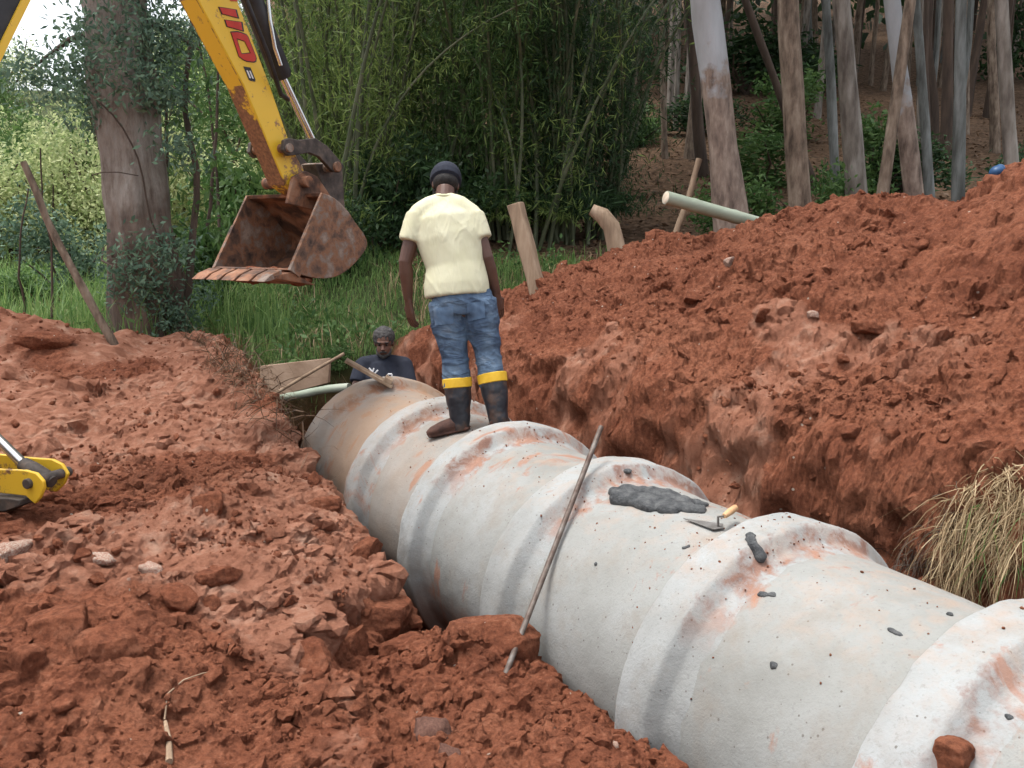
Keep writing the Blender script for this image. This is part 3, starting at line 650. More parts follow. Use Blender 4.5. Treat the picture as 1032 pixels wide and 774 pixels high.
# wooden board on the far rim
q0, m0 = on_pipe(374, 386); q1, m1 = on_pipe(389, 391); ax = q1 - q0; L = np.linalg.norm(ax); ax /= L; ay = np.cross(m1, ax); ay /= np.linalg.norm(ay); az = np.cross(ax, ay)
T = thing('plank', 'short grey plank with a nailed cleat lying on the rim of the far pipe', 'plank', q0)
c0 = (q0 + q1) / 2 + np.array([0, 0, .055]); ax2 = ax + np.array([0, 0, -.22]); ax2 /= np.linalg.norm(ax2); az2 = np.cross(ax2, ay)
obj('board', MB().box(c0 - ax2 * .08, .20, .055, .011, ax2, ay, az2), M['wood'], T, bev=.003)
obj('cleat', MB().box(c0 + ax2 * .07 + az2 * .03, .03, .05, .018, ax2, ay, az2), M['wood'], T, bev=.003)

# ------------------------------------------------------------------ backhoe
T = thing('backhoe', 'yellow backhoe with rusty bucket hanging over the trench, its body beyond the left edge', 'backhoe', (-3.4, 5.0, tz(-3.4, 5.0)))
Wd = np.array([-.84, .5426, 0]); Ed = np.array([.5426, .84, 0]); O = P(330, 240, 6.2)
def PL(u, v, off=0.0):
    d = ray(u, v); q = O + Wd * off; return CAM + d * (((q - CAM) @ Wd) / (d @ Wd))
BWID = .76
side = [(324, 194), (337, 199), (351, 213), (356, 222), (372, 243), (366, 256), (349, 274), (333, 281), (312, 280), (291, 272)]
def smooth_poly(p, it=2):
    p = [np.array(q, float) for q in p]
    for _ in range(it):
        o = [p[0]]
        for k in range(len(p) - 1): o += [p[k] * .75 + p[k + 1] * .25, p[k] * .25 + p[k + 1] * .75]
        p = o + [p[-1]]
    return p
A0 = [PL(u, v) for u, v in smooth_poly(side)]
bk = thing  # keep name short
# bucket: a shell following the traced outline, two side plates, lip and teeth
shell = MB(); th = .028; path = A0; cen = np.mean(A0, 0)
inner = [p + (cen - p) / np.linalg.norm(cen - p) * th for p in path]
n = len(path)
shell.add(path + inner + [p + Wd * BWID for p in path] + [p + Wd * BWID for p in inner],
   [(i, i + 1, i + 1 + 2 * n, i + 2 * n) for i in range(n - 1)] + [(n + i, n + i + 2 * n, n + i + 1 + 2 * n, n + i + 1) for i in range(n - 1)] +
   [(0, 2 * n, 3 * n, n), (n - 1, 2 * n - 1, 4 * n - 1, 3 * n - 1)] + [(i, n + i, n + i + 1, i + 1) for i in range(n - 1)] + [(2 * n + i, 2 * n + i + 1, 3 * n + i + 1, 3 * n + i) for i in range(n - 1)])
bucket = obj('bucket', shell, M['rust_dark'], T, bev=.004)
for off in (-.004, BWID - .014):
    obj('side_plate', MB().prism([p + Wd * off for p in A0], Wd * .018), M['rust'], bucket, bev=.004)
fe0, fe1 = A0[0], A0[-1]; ed = (fe1 - fe0); inn = (cen - (fe0 + fe1) / 2); inn -= ed * (inn @ ed) / (ed @ ed); inn /= np.linalg.norm(inn)
for off in (-.014, BWID - .006):
    obj('side_cutter', MB().prism([fe0 + ed * .42 + Wd * off, fe1 + Wd * off, fe1 + inn * .10 + Wd * off, fe0 + ed * .42 + inn * .10 + Wd * off], Wd * .02), M['rust'], bucket, bev=.003)
lipd = PL(262, 283) - A0[-1]; lipd = lipd / np.linalg.norm(lipd)
lipa = A0[-1] + np.array([0, 0, -.005]); lipb = PL(318, 283)
obj('lip', MB().prism([lipa + inn * .02, lipa + lipd * .13, lipa + lipd * .13 + np.array([0, 0, -.016]), lipb + np.array([0, 0, -.03])], Wd * (BWID + .004)), M['rust_dark'], bucket, bev=.003)
for k in range(5):
    q = lipa + lipd * .06 + Wd * (BWID * (k + .02) / 5.05)
    zz = np.array([0, 0, 1.0])
    obj('tooth', MB().prism([q + zz * .022, q + lipd * .10 + zz * .014, q + lipd * .16 - zz * .012, q + lipd * .10 - zz * .024, q - zz * .026], Wd * .125), M['rust'] if k == 0 else M['rust_dark'], bucket, bev=.004)
mudm = MB()
for k in range(14):
    q = A0[-1] + inn * random.uniform(.06, .24) + Wd * random.uniform(.06, BWID - .06) + np.array([0, 0, .035]); mudm.ball(q, (random.uniform(.05, .10), random.uniform(.05, .1), random.uniform(.018, .04)))
mo = np.mean(A0, 0)
put('caked_mud', remesh(mudm, .012, 3, .5, 'caked_mud', lambda c: .014 * fbm(c[:, 0] * 22, c[:, 1] * 22, c[:, 2] * 22, o=3, seed=12), wloc(bucket)), M['clod'], bucket)
for off in (.16, .40):
    obj('bucket_ear', MB().prism([PL(u, v, off) for u, v in [(290, 205), (296, 178), (308, 172), (320, 178), (335, 200), (352, 214), (350, 232), (330, 215)]], Wd * .03), M['rust_dark'], bucket, bev=.004)
# dipper arm
off = .22
DP = [(160, -130), (198, -2), (245, 86), (272, 150), (287, 186), (300, 196), (312, 194), (313, 184), (303, 165), (292, 143), (272.5, 86), (238.5, -2), (205, -110)]
dip = obj('dipper_arm', MB().prism([PL(u, v, off) for u, v in DP], Wd * .16), M['yellow'], T, bev=.012)
FR = [(160, -130), (198, -2), (245, 86), (272, 150), (287, 186)]
fr = MB()
for i in range(4):
    a, b2 = PL(*FR[i], off + .004), PL(*FR[i + 1], off + .004); out = -Ed * .004
    fr.add([a + out, b2 + out, b2 + out + Wd * .152, a + out + Wd * .152], [(0, 1, 2, 3)])
obj('arm_front', fr, M['yellow_rusty'], dip, smooth=False)
def decal(name, polys, m, o_, parent=dip):
    mb = MB()
    for poly in polys: mb.prism([PL(u, v, off - o_) for u, v in poly], Wd * .0012)
    return obj(name, mb, m, parent, smooth=False)
def zp(pts): return [(175 + x / 8.6, y / 8.6) for x, y in pts]
g1 = [(385, 58), (425, 62), (548, 82), (570, 162), (415, 122)]; g2 = [(437, 168), (480, 174), (598, 190), (612, 275), (458, 232)]
og = [(490, 272), (560, 268), (640, 298), (722, 500), (715, 545), (625, 535), (565, 495)]
ig = [(552, 340), (615, 360), (662, 455), (590, 462)]
def shrink(poly, k):
    c = np.mean(poly, 0); return [tuple(c + (np.array(p) - c) * k) for p in poly]
def ring(o, i_):
    m_ = 28
    def res(poly):
        poly = [np.array(p, float) for p in poly]; L = [np.linalg.norm(poly[(k + 1) % len(poly)] - poly[k]) for k in range(len(poly))]; tot = sum(L); out = []
        for q in range(m_):
            d = tot * q / m_; k = 0
            while d > L[k]: d -= L[k]; k += 1
            out.append(poly[k] + (poly[(k + 1) % len(poly)] - poly[k]) * d / L[k])
        return out
    a, b2 = res(o), res(i_); c = np.mean(i_, 0)
    j = min(range(m_), key=lambda j: abs(math.atan2(*(b2[j] - c)) - math.atan2(*(a[0] - c)))); b2 = b2[j:] + b2[:j]
    return [[a[k], a[(k + 1) % m_], b2[(k + 1) % m_], b2[k]] for k in range(m_)]
decal('lettering', [zp(g1), zp(g2)] + [zp(q) for q in ring(og, ig)], M['black'], .003)
decal('lettering', [zp(shrink(g1, .84)), zp(shrink(g2, .84))] + [zp(q) for q in ring(shrink(og, .93), shrink(ig, 1.12))], M['red'], .0055)
bq = lambda a, b2: (605 + a * 62 + b2 * 48, 575 + a * 10 + b2 * 118)       # small B, tops to the right
def bar(a0, a1, b0_, b1_): return zp([bq(a0, b0_), bq(a1, b0_), bq(a1, b1_), bq(a0, b1_)])
decal('lettering', [bar(0, 1, 0, .25), bar(0, .2, .25, 1), bar(.42, .6, .25, .95), bar(.8, 1, .25, .95), bar(.15, .5, .85, 1.05), bar(.55, .88, .85, 1.05)], M['black'], .003)
decal('lettering', [bar(.2, .42, .27, .84), bar(.6, .8, .27, .84)], M['white'], .0035)
decal('lettering', [zp([(480, -60), (545, -50), (555, 12), (490, 8)])], M['red'], .003)
# links and bucket cylinder
lk = obj('bucket_link', MB().prism([PL(u, v, .14) for u, v in [(287, 141), (292, 139), (301, 141), (318, 139), (330, 147), (343, 162), (347, 168), (343, 174), (336, 173), (322, 158), (312, 154), (300, 156), (291, 157), (286, 151)]], Wd * .035), M['iron'], T, bev=.005)
obj('bucket_link', MB().prism([PL(u, v, .14) + Wd * .33 for u, v in [(287, 141), (292, 139), (301, 141), (318, 139), (330, 147), (343, 162), (347, 168), (343, 174), (336, 173), (322, 158), (312, 154), (300, 156), (291, 157), (286, 151)]], Wd * .035), M['iron'], T, bev=.005)
for (u, v) in ((293, 149), (341, 168)): obj('pin', MB().tube([PL(u, v, .12), PL(u, v, .12) + Wd * .4], .030 if u < 300 else .036, 18), M['rust'], lk, bev=.004)
obj('push_link', MB().prism([PL(u, v, .24) for u, v in [(318, 165), (345, 165), (347, 200), (350, 226), (338, 226), (328, 195)]], Wd * .14), M['iron'], T, bev=.006)
obj('pin', MB().tube([PL(312, 183, .10), PL(312, 183, .10) + Wd * .44], .04, 18), M['rust_dark'], dip, bev=.004)
cyl = obj('bucket_cylinder', MB().tube([PL(231, -60, .33), PL(256, 5, .33), PL(283, 74, .33), PL(285, 79, .33)], [.074, .074, .074, .058], 20), M['black'], T)
obj('rod', MB().tube([PL(284, 76, .33), PL(318, 148, .33)], .027, 16), M['chrome'], cyl)
obj('hose', MB().tube([PL(225, -60, .10), PL(252, 10, .08), PL(270, 55, .10), PL(283, 95, .2), PL(290, 100, .30)], .016, 10), M['black'], cyl)
obj('hose', MB().tube([PL(266, -40, .25), PL(272, 20, .25), PL(277, 48, .25), PL(283, 66, .25)], .014, 10), M['chrome'], cyl)
# boom rising from the machine beyond the left edge
BM = [(-330, 330), (-190, 130), (-90, -40), (0, -190), (60, -240), (190, -160), (215, -100), (170, -95), (120, -120), (70, -100), (30, 0), (0, 61), (-60, 180), (-220, 380)]
boom = obj('boom', MB().prism([PL(u, v, .25) for u, v in BM], Wd * .22), M['black'], T, bev=.01)  # whole boom body coloured plain black, yellow only along the flange
fl = MB(); FL = [(190, -160), (215, -100), (170, -95), (120, -120), (70, -100), (30, 0), (0, 61), (-60, 180), (-220, 380)][2:]
for i in range(len(FL) - 1):
    a, b2 = np.array(FL[i], float), np.array(FL[i + 1], float); d = (b2 - a) / np.linalg.norm(b2 - a); nn = np.array([d[1], -d[0]]);
    nn = nn if nn[0] < 0 else -nn; a2, b3 = a - nn * 1, b2 - nn * 1
    fl.prism([PL(*a2, .235), PL(*b3, .235), PL(*(b2 + nn * 7), .235), PL(*(a + nn * 7), .235)], Wd * .25)
obj('boom_flange', fl, M['yellow_clean'], boom, smooth=False)
pb = PL(-290, 350, .36)
obj('swing_post', MB().tube([(pb[0], pb[1], tz(pb[0], pb[1]) + .35), pb + np.array([0, 0, .25])], .2, 16), M['iron'], T)
fc = np.array([pb[0], pb[1], tz(pb[0], pb[1]) + .7]) - Ed * .75
obj('rear_frame', MB().box(fc, .6, .95, .3, Ed, Wd), M['yellow_clean'], T, bev=.03)
whc = fc - Ed * 1.1
obj('engine_body', MB().box(whc + np.array([0, 0, .5]), .8, .55, .5, Ed, Wd), M['yellow_clean'], T, bev=.05)
for sg in (-1, 1):
    cc = whc + Wd * sg * .85; cc[2] = tz(cc[0], cc[1]) + .7
    wh = obj('wheel', MB().tube([cc - Wd * .22, cc - Wd * .17, cc + Wd * .17, cc + Wd * .22], [.6, .7, .7, .6], 36), M['rubber'], T)
    obj('rim', MB().tube([cc - Wd * .235, cc + Wd * .235], .36, 24), M['yellow_clean'], wh)
# stabiliser foot resting on the bank
SO = P(30, 490, 4.45); SW = np.array([.34, .94, 0])   # its pin runs away from us
def SL(u, v, o_=0.0):
    d = ray(u, v); q = SO + SW * o_; return CAM + d * (((q - CAM) @ SW) / (d @ SW))
stb = obj('stabilizer_arm', MB().prism([SL(u, v) for u, v in [(-190, 455), (-60, 466), (0, 473), (25, 474), (36, 477), (43, 485), (44, 492), (40, 502), (35, 508), (30, 504), (26, 500), (0, 497), (-60, 496), (-190, 500)]], SW * .02), M['yellow_clean'], T, bev=.005)
obj('cheek_plate', MB().prism([SL(u, v, .20) for u, v in [(-190, 446), (0, 458), (26, 461), (52, 463), (62, 468), (68, 478), (64, 488), (56, 496), (46, 494), (28, 492), (-190, 490)]], SW * .02), M['yellow_clean'], stb, bev=.005)
obj('pin', MB().tube([SL(26, 488, -.02), SL(26, 488, -.02) + SW * .27], .026, 16), M['iron'], stb, bev=.003)
sc_ = obj('stabilizer_cylinder', MB().tube([SL(-120, 330, .12), SL(-40, 405, .12), SL(-14, 431, .12)], .05, 16), M['black'], T)
obj('rod', MB().tube([SL(-30, 415, .12), SL(26, 470, .12)], .026, 16), M['chrome'], sc_)
obj('clevis', MB().tube([SL(23, 467, .12), SL(33, 474, .12), SL(46, 482, .12), SL(53, 486, .12)], [.035, .045, .045, .03], 12), M['iron'], sc_)
obj('foot_pad', MB().prism([SL(u, v, -.03) for u, v in [(-70, 500), (8, 502), (20, 504), (20, 510), (4, 516), (-80, 516)]], SW * .12), M['iron'], stb, bev=.006)

# ------------------------------------------------------------------ people
def nrm(v): v = np.array(v, float); return v / np.linalg.norm(v)
def hand(mb, wrist, d, palm, thumb, s=1.0, curl=.5):
    """d fingers, palm normal, thumb side"""
    d = nrm(d); palm = nrm(palm - d * (np.array(palm) @ d)); th = np.cross(d, palm); th = th if th @ np.array(thumb) > 0 else -th
    w0 = np.array(wrist, float)
    mb.tube([w0 - d * .02 * s, w0 + d * .03 * s, w0 + d * .06 * s, w0 + d * .09 * s], [(.026 * s, .02 * s), (.034 * s, .018 * s), (.042 * s, .017 * s), (.041 * s, .013 * s)], 12, side=th)
    for k, (o, L) in enumerate(((.031, .072), (.0105, .08), (-.0105, .075), (-.031, .058))):
        b = w0 + d * .082 * s + th * o * s; c = curl * (.8 + .15 * k); q = [b]
        for j, f in enumerate((.45, .32, .23)):
            a = c * (j + .6); q.append(q[-1] + (d * math.cos(a) + palm * math.sin(a)) * L * f * s)
        mb.tube([b - d * .02 * s] + q, [.009 * s, .0095 * s, .009 * s, .0082 * s, .0065 * s], 8)
    b = w0 + d * .03 * s + th * .03 * s
    mb.tube([b - th * .01 * s, b + (d * .6 + th * .7 + palm * .2) * .03 * s, b + (d * 1.3 + th * .95 + palm * .6) * .04 * s, b + (d * 1.75 + th * .9 + palm * .9) * .045 * s], [.013 * s, .012 * s, .0098 * s, .007 * s], 8)
def head(mb, c, f, up, s=1.0):
    """c centre of the skull, f facing"""
    f = nrm(f); up = nrm(up - f * (np.array(up) @ f)); r = np.cross(f, up)
    mb.ball(c + up * .025 * s - f * .012 * s, (.075 * s, .098 * s, .092 * s), ax=r, az=up, n=20, m=14)
    mb.ball(c - up * .045 * s + f * .022 * s, (.060 * s, .070 * s, .075 * s), ax=r, az=up, n=18, m=12)
    mb.ball(c - up * .098 * s + f * .060 * s, (.026 * s, .022 * s, .02 * s), ax=r, az=up)
    mb.tube([c + up * .012 * s + f * .080 * s, c - up * .018 * s + f * .098 * s, c - up * .036 * s + f * .106 * s], [.009 * s, .012 * s, .017 * s], 8)
    mb.tube([c - r * .045 * s + up * .02 * s + f * .074 * s, c + up * .024 * s + f * .086 * s, c + r * .045 * s + up * .02 * s + f * .074 * s], .010 * s, 8)
    mb.tube([c - r * .024 * s - up * .062 * s + f * .083 * s, c - up * .062 * s + f * .092 * s, c + r * .024 * s - up * .062 * s + f * .083 * s], .009 * s, 8)
    for q in (-1, 1): mb.ball(c + r * q * .074 * s - up * .012 * s - f * .008 * s, (.010 * s, .02 * s, .032 * s), ax=r, az=up)
    return f, up, r
# --- man standing on the pipe
F0 = 5.46
fl_, nlf = on_pipe(461, 436); sfl, tfl = st(fl_[0], fl_[1])
footL = PS(.66, .16, AXZ + math.sqrt(prad(.66) ** 2 - .16 ** 2)); footR = PS(.80, -.055, AXZ + math.sqrt(prad(.80) ** 2 - .055 ** 2))
T = thing('person', 'man seen from behind in pale yellow T-shirt, jeans and rubber boots standing on the pipe', 'person', footL)
D = lambda u, v, df=0.0: P(u, v, F0 + df)
pel, wai, che, nek = D(466, 303), D(462, 278, .01), D(450, 232, .02), D(448, 202, .04)
shL, shR = D(421, 219, .02), D(476, 219, .02); elL, elR = D(408.5, 264, .0), D(490.5, 260, .0); wrL, wrR = D(411.5, 302, .06), D(500, 295, .08)
hiL, hiR = D(450, 312), D(482, 310); knL, knR = D(458.5, 358, .03), D(491, 353, .03)
anL = footL + np.array([0.02, 0.0, .09]); anR = footR + np.array([0, -.02, .09])
X = np.array([1.0, 0, 0])
body = MB()
body.tube([pel, wai, che, D(449, 216, .03)], [(.155, .105), (.14, .095), (.165, .105), (.12, .08)], 20, side=X)
body.ball(pel, (.165, .12, .12)); body.tube([D(449, 213, .03), nek, D(449, 190, .07)], [.075, .058, .056], 14)
hc = D(449, 186, .13); hf = nrm((-.12, .78, -.62)); hu = nrm((0, .62, .78))
hf, hu, hr = head(body, hc, hf, hu, 1.02)
for a, e_2, w_2, sg in ((shL, elL, wrL, -1), (shR, elR, wrR, 1)):
    body.ball(a, (.062, .06, .06)); body.tube([a, a + (e_2 - a) * .4, e_2, e_2 + (w_2 - e_2) * .3, w_2], [.056, .052, .042, .043, .028], 14)
hand(body, wrL + nrm(wrL - elL) * .012, nrm(wrL - elL) + np.array([.05, .05, 0]), (.75, .55, 0), (.3, .9, 0), 1.14, .30)
hand(body, wrR + nrm(wrR - elR) * .012, nrm(wrR - elR) + np.array([-.05, .05, 0]), (-.8, .5, 0), (-.3, .9, 0), 1.14, .34)
for h, k, a, ft in ((hiL, knL, anL, footL), (hiR, knR, anR, footR)):
    body.tube([h, h + (k - h) * .5, k, k + (a - k) * .35, a, a - np.array([0, 0, .03])], [.082, .072, .055, .056, .04, .04], 12)
put('body', remesh(body, .004, 1, .5, 'body', None, footL), M['skin'], T)
fold = lambda c: .003 * fbm(c[:, 0] * 4, c[:, 1] * 3, c[:, 2] * 4, o=2, seed=4) + .0035 * (1 - np.abs(vnoise((c[:, 0] * .62 - c[:, 2] * .78) * 2.2 + 4, c[:, 1] * 2, (c[:, 0] * .78 + c[:, 2] * .62) * 12, seed=6))) ** 4 - .002
shirt = MB()
shirt.tube([D(461, 299), D(460, 286), D(459, 268), D(453, 240, .01), D(449, 222, .02), D(448.5, 209, .035), D(448, 199.5, .05)],
           [(.203, .152), (.201, .15), (.182, .13), (.208, .135), (.195, .125), (.13, .09), (.072, .072)], 28, side=nrm(D(490, 284) - D(428, 296)))
for a, e_2, k_ in ((shL, elL, -1), (shR, elR, 1)):
    d = e_2 - a; shirt.ball(a + np.array([-.008 * k_, 0, .0]), (.078, .078, .074)); shirt.tube([D(448, 205, .03), (D(448, 205, .03) + a) / 2 + np.array([0, 0, .012]), a], [.075, .080, .076], 16); shirt.tube([a - d * .05, a + d * .25, a + d * .56], [(.080, .080), (.080, .080), (.078, .078)], 18)
sh = put('shirt', remesh(shirt, .008, 16, .5, 'shirt', fold, footL), M['shirt'], T)
pants = MB()
pants.tube([D(461, 286), D(463, 294), D(466, 304), D(466, 318)], [(.150, .105), (.172, .122), (.196, .138), (.178, .12)], 26, side=nrm(D(490, 290) - D(430, 300)))
bandL, bandR = anL + (knL - anL) * .50, anR + (knR - anR) * .52
for h, k, bq_, sg in ((hiL, knL, bandL, -1), (hiR, knR, bandR, 1)):
    pants.tube([h + np.array([0, 0, .05]), h + (k - h) * .35, k + (h - k) * .25, k, bq_, bq_ - np.array([0, 0, .03])], [(.105, .115), (.102, .108), (.088, .092), (.080, .084), (.078, .08), (.07, .075)], 18)
JN = put('jeans', remesh(pants, .008, 4, .5, 'jeans', lambda c: .005 * fbm(c[:, 0] * 5, c[:, 1] * 5, c[:, 2] * 7, o=2, seed=14) + .009 * (1 - np.abs(vnoise(c[:, 0] * 4, c[:, 1] * 4, c[:, 2] * 17 + c[:, 0] * 8, seed=15))) ** 4, footL), M['denim_man'], T)
def overlay(name, base_o, poly, material, parent, lift=.004, n=9):
    bv = BVHTree.FromPolygons([tuple(v.co) for v in base_o.data.vertices], [tuple(p.vertices) for p in base_o.data.polygons]); org = wloc(base_o); mb = MB(); g = []
    for i in range(n):
        for j in range(n):
            a, c = i / (n - 1), j / (n - 1); u, v = (np.array(poly[0]) * (1 - a) + np.array(poly[1]) * a) * (1 - c) + (np.array(poly[3]) * (1 - a) + np.array(poly[2]) * a) * c
            d = ray(u, v); h = bv.ray_cast(Vector(CAM - org), Vector(nrm(d)))
            if h[0] is None: return
            g.append(np.array(h[0]) + org + np.array(h[1]) * lift)
    mb.add(g + [q - nrm(q - CAM) * -.008 for q in g], [(i * n + j, i * n + j + 1, (i + 1) * n + j + 1, (i + 1) * n + j) for i in range(n - 1) for j in range(n - 1)] + [(n * n + i * n + j, n * n + (i + 1) * n + j, n * n + (i + 1) * n + j + 1, n * n + i * n + j + 1) for i in range(n - 1) for j in range(n - 1)])
    return obj(name, mb, material, parent)
overlay('pocket', JN, [(437, 311), (457, 308), (457, 326), (439, 328)], M['denim'], JN); overlay('pocket', JN, [(470, 306), (488, 303), (489, 320), (472, 324)], M['denim'], JN)
for a, k, ft, bq_, tdir in ((anL, knL, footL, bandL, nrm((-.92, .10, -.22))), (anR, knR, footR, bandR, nrm((.15, .95, -.02)))):
    top = bq_ + (knL - anL) / np.linalg.norm(knL - anL) * .02
    bt = MB(); fz = np.array([0, 0, .01]); hl = ft - tdir * .05
    bt.tube([top, a + (top - a) * .6, a + (top - a) * .25, a + np.array([0, 0, -.02]), np.array([a[0], a[1], ft[2] + .012])], [(.082, .084), (.078, .080), (.066, .068), (.056, .06), (.052, .055)], 18)
    boot = put('boot', remesh(bt, .007, 3, .5, 'boot', lambda c: .004 * fbm(c[:, 0] * 12, c[:, 1] * 12, c[:, 2] * 14, o=3, seed=24), footL), M['rubber'], T)
    sb = MB(); c_ = np.cross(tdir, (0, 0, 1)); c_ = nrm(c_); uz = np.cross(c_, tdir)
    sb.tube([hl - tdir * .02 + uz * .04, hl + tdir * .05 + uz * .045, hl + tdir * .13 + uz * .04, hl + tdir * .20 + uz * .03, hl + tdir * .235 + uz * .022], [(.045, .042), (.052, .052), (.052, .045), (.048, .034), (.028, .02)], 16, side=c_)
    sb.tube([hl - tdir * .03 + uz * .010, hl + tdir * .10 + uz * .008, hl + tdir * .225 + uz * .008], [(.046, .013), (.054, .013), (.044, .012)], 14, side=c_)
    put('boot_foot', remesh(sb, .006, 3, .5, 'boot_foot', None, footL), M['mud'], boot)
    dd = nrm(top - a)
    obj('cuff', MB().tube([top - dd * .030, top - dd * .026, top + dd * .026, top + dd * .030], [(.080, .082), (.088, .09), (.091, .093), (.085, .087)], 24), M['band'], boot)
obj('collar', MB().tube([D(448, 200.5, .05) + np.array([.074 * math.cos(q), .076 * math.sin(q), .018 * math.sin(q) * -1]) for q in np.linspace(0, 2 * math.pi, 25)], .010, 8), M['shirt_rib'], sh)
cap = MB(); cap.ball(hc + hu * .045 - hf * .012, (.098, .116, .090), ax=hr, az=hu, n=22, m=14)
cap.tube([hc + hu * .005 - hf * .012, hc + hu * .05 - hf * .012], [(.098, .115), (.10, .118)], 24, side=hr)
cap.tube([hc + hu * .02 + hf * .07, hc + hu * .015 + hf * .13, hc + hu * .0 + hf * .165], [(.07, .012), (.068, .009), (.045, .007)], 14, side=hr)
cp_ = put('cap', remesh(cap, .006, 2, .5, 'cap', None, footL), M['navy'], T)
cp_['label'] = 'dark cap'
hb = MB(); hb.ball(hc - hu * .015 - hf * .03, (.080, .082, .06), ax=hr, az=hu, n=18, m=12)
put('hair', remesh(hb, .006, 1, .5, 'hair', None, footL), M['hair'], T)
bd = MB(); bd.tube([hc + hr * .062 - hu * .02 + hf * .02, hc + hr * .055 - hu * .075 + hf * .045, hc - hu * .10 + hf * .075, hc - hr * .055 - hu * .075 + hf * .045, hc - hr * .062 - hu * .02 + hf * .02], .02, 10)
put('beard', remesh(bd, .006, 1, .5, 'beard', None, footL), M['hair'], T)
for q in (-1, 1): obj('eye', MB().ball(hc + hr * q * .032 * 1.02 + hu * .002 + hf * .080, .0105), M['eye'], T)
# --- worker down in the trench behind the far pipe
F1 = 7.55; D1 = lambda u, v, df=0.0: P(u, v, F1 + df)
hc = D1(387, 345); base = np.array([hc[0], hc[1] + .1, tz(hc[0], hc[1] + .1)])
T = thing('person', 'grey haired worker in a dark T-shirt standing down in the trench behind the far pipe', 'person', base)
body = MB(); hf = nrm((.02, -.97, -.2)); hu = nrm((.0, -.2, .97)); hf, hu, hr = head(body, hc, hf, hu, 1.02)
ch, wa, pe = D1(386, 381, .04), D1(386, 408, .06), D1(386, 425, .06); shl, shr_ = D1(367, 368, .04), D1(407, 368, .04)
body.tube([D1(387, 357, .04), D1(387, 367, .05), D1(387, 374, .05)], [.055, .058, .08], 14)
body.tube([D1(387, 369, .05), ch, wa, pe], [(.14, .085), (.17, .11), (.145, .10), (.16, .115)], 20, side=X)
lfw = base - pe
for sg in (-1, 1):
    h = pe + X * sg * .09; f_ = np.array([h[0] + sg * .03, base[1], tz(h[0] + sg * .03, base[1]) + .02]); k = (h + f_) / 2 + np.array([0, -.05, 0])
    body.tube([h, (h + k) / 2, k, (k + f_) / 2, f_ + np.array([0, 0, .06])], [.085, .072, .055, .055, .04], 12)
    body.tube([f_ + np.array([0, .06, .03]), f_ + np.array([0, -.06, .03]), f_ + np.array([0, -.17, .02])], [(.04, .035), (.045, .03), (.035, .02)], 12)
for a, e_2, w_2, sg in ((shl, D1(358, 394, -.05), D1(366, 404, -.28), -1), (shr_, D1(414, 396, -.03), D1(404, 410, -.26), 1)):
    body.ball(a, (.062, .06, .06)); body.tube([a, (a + e_2) / 2, e_2, (e_2 + w_2) / 2, w_2], [.056, .050, .041, .040, .028], 14)
    hand(body, w_2, nrm(w_2 - e_2), (0, 0, -1), (-sg, 0, 0), 1.0, .5)
M['skin_b'] = simple('brown_skin', [(.3, (.11, .052, .034)), (.7, (.16, .08, .055))], 9, 4, .5, 60, .1, .002, spec=.4)
put('body', remesh(body, .0055, 2, .5, 'body', None, base), M['skin_b'], T)
shirt = MB(); shirt.tube([D1(386, 422, .06), wa, ch, D1(387, 367, .05), D1(387, 362.5, .05)], [(.18, .135), (.168, .125), (.20, .13), (.16, .1), (.082, .07)], 26, side=X)
for a, e_2 in ((shl, D1(358, 394, -.05)), (shr_, D1(414, 396, -.03))):
    d = e_2 - a; shirt.ball(a, (.080, .08, .076)); shirt.tube([D1(387, 364, .05), a], [.07, .078], 14); shirt.tube([a - d * .05, a + d * .3, a + d * .7], [.080, .08, .076], 18)
shm = put('shirt', remesh(shirt, .009, 4, .5, 'shirt', fold, base), M['navy'], T)
for (u0, v0, u1, v1) in ((372, 371, 377, 377), (377, 371, 374, 379), (381, 373, 376, 378), (391, 377, 395, 377), (391, 377, 391, 381), (395, 377, 395, 381)):
    obj('shirt_print', MB().tube([D1(u0, v0, -.135), D1(u1, v1, -.135)], .007, 6), M['white'], shm)
ov = MB(); ov.tube([D1(386, 417, .06), pe], [(.165, .125), (.175, .13)], 20, side=X)
for sg in (-1, 1):
    h = pe + X * sg * .09; f_ = np.array([h[0] + sg * .03, base[1], tz(h[0] + sg * .03, base[1]) + .1]); k = (h + f_) / 2 + np.array([0, -.05, 0]); ov.tube([h, k, f_], [.1, .078, .07], 14)
put('trousers', remesh(ov, .01, 3, .5, 'trousers', None, base), M['denim'], T)
hb = MB(); hb.ball(hc + hu * .042 - hf * .020, (.092, .100, .092), ax=hr, az=hu, n=20, m=12)
put('hair', remesh(hb, .006, 1, .5, 'hair', lambda c: .006 * fbm(c[:, 0] * 50, c[:, 1] * 50, c[:, 2] * 50, o=2, seed=4), base), M['greyhair'], T)
bd = MB(); bd.tube([hc + hr * .058 - hu * .045 + hf * .03, hc + hr * .046 - hu * .085 + hf * .055, hc - hu * .105 + hf * .078, hc - hr * .046 - hu * .085 + hf * .055, hc - hr * .058 - hu * .045 + hf * .03], [.012, .017, .022, .017, .012], 10)
bd.tube([hc - hr * .03 - hu * .062 + hf * .090, hc - hu * .050 + hf * .103, hc + hr * .03 - hu * .062 + hf * .090], .008, 8)
put('beard', remesh(bd, .005, 1, .5, 'beard', None, base), M['greyhair'], T)
for q in (-1, 1):
    obj('eye', MB().ball(hc + hr * q * .032 + hu * .003 + hf * .080, .0105), M['eye'], T)
    obj('eyebrow', MB().tube([hc + hr * q * .016 + hu * .024 + hf * .094, hc + hr * q * .05 + hu * .022 + hf * .078], .006, 6), M['hair'], T)

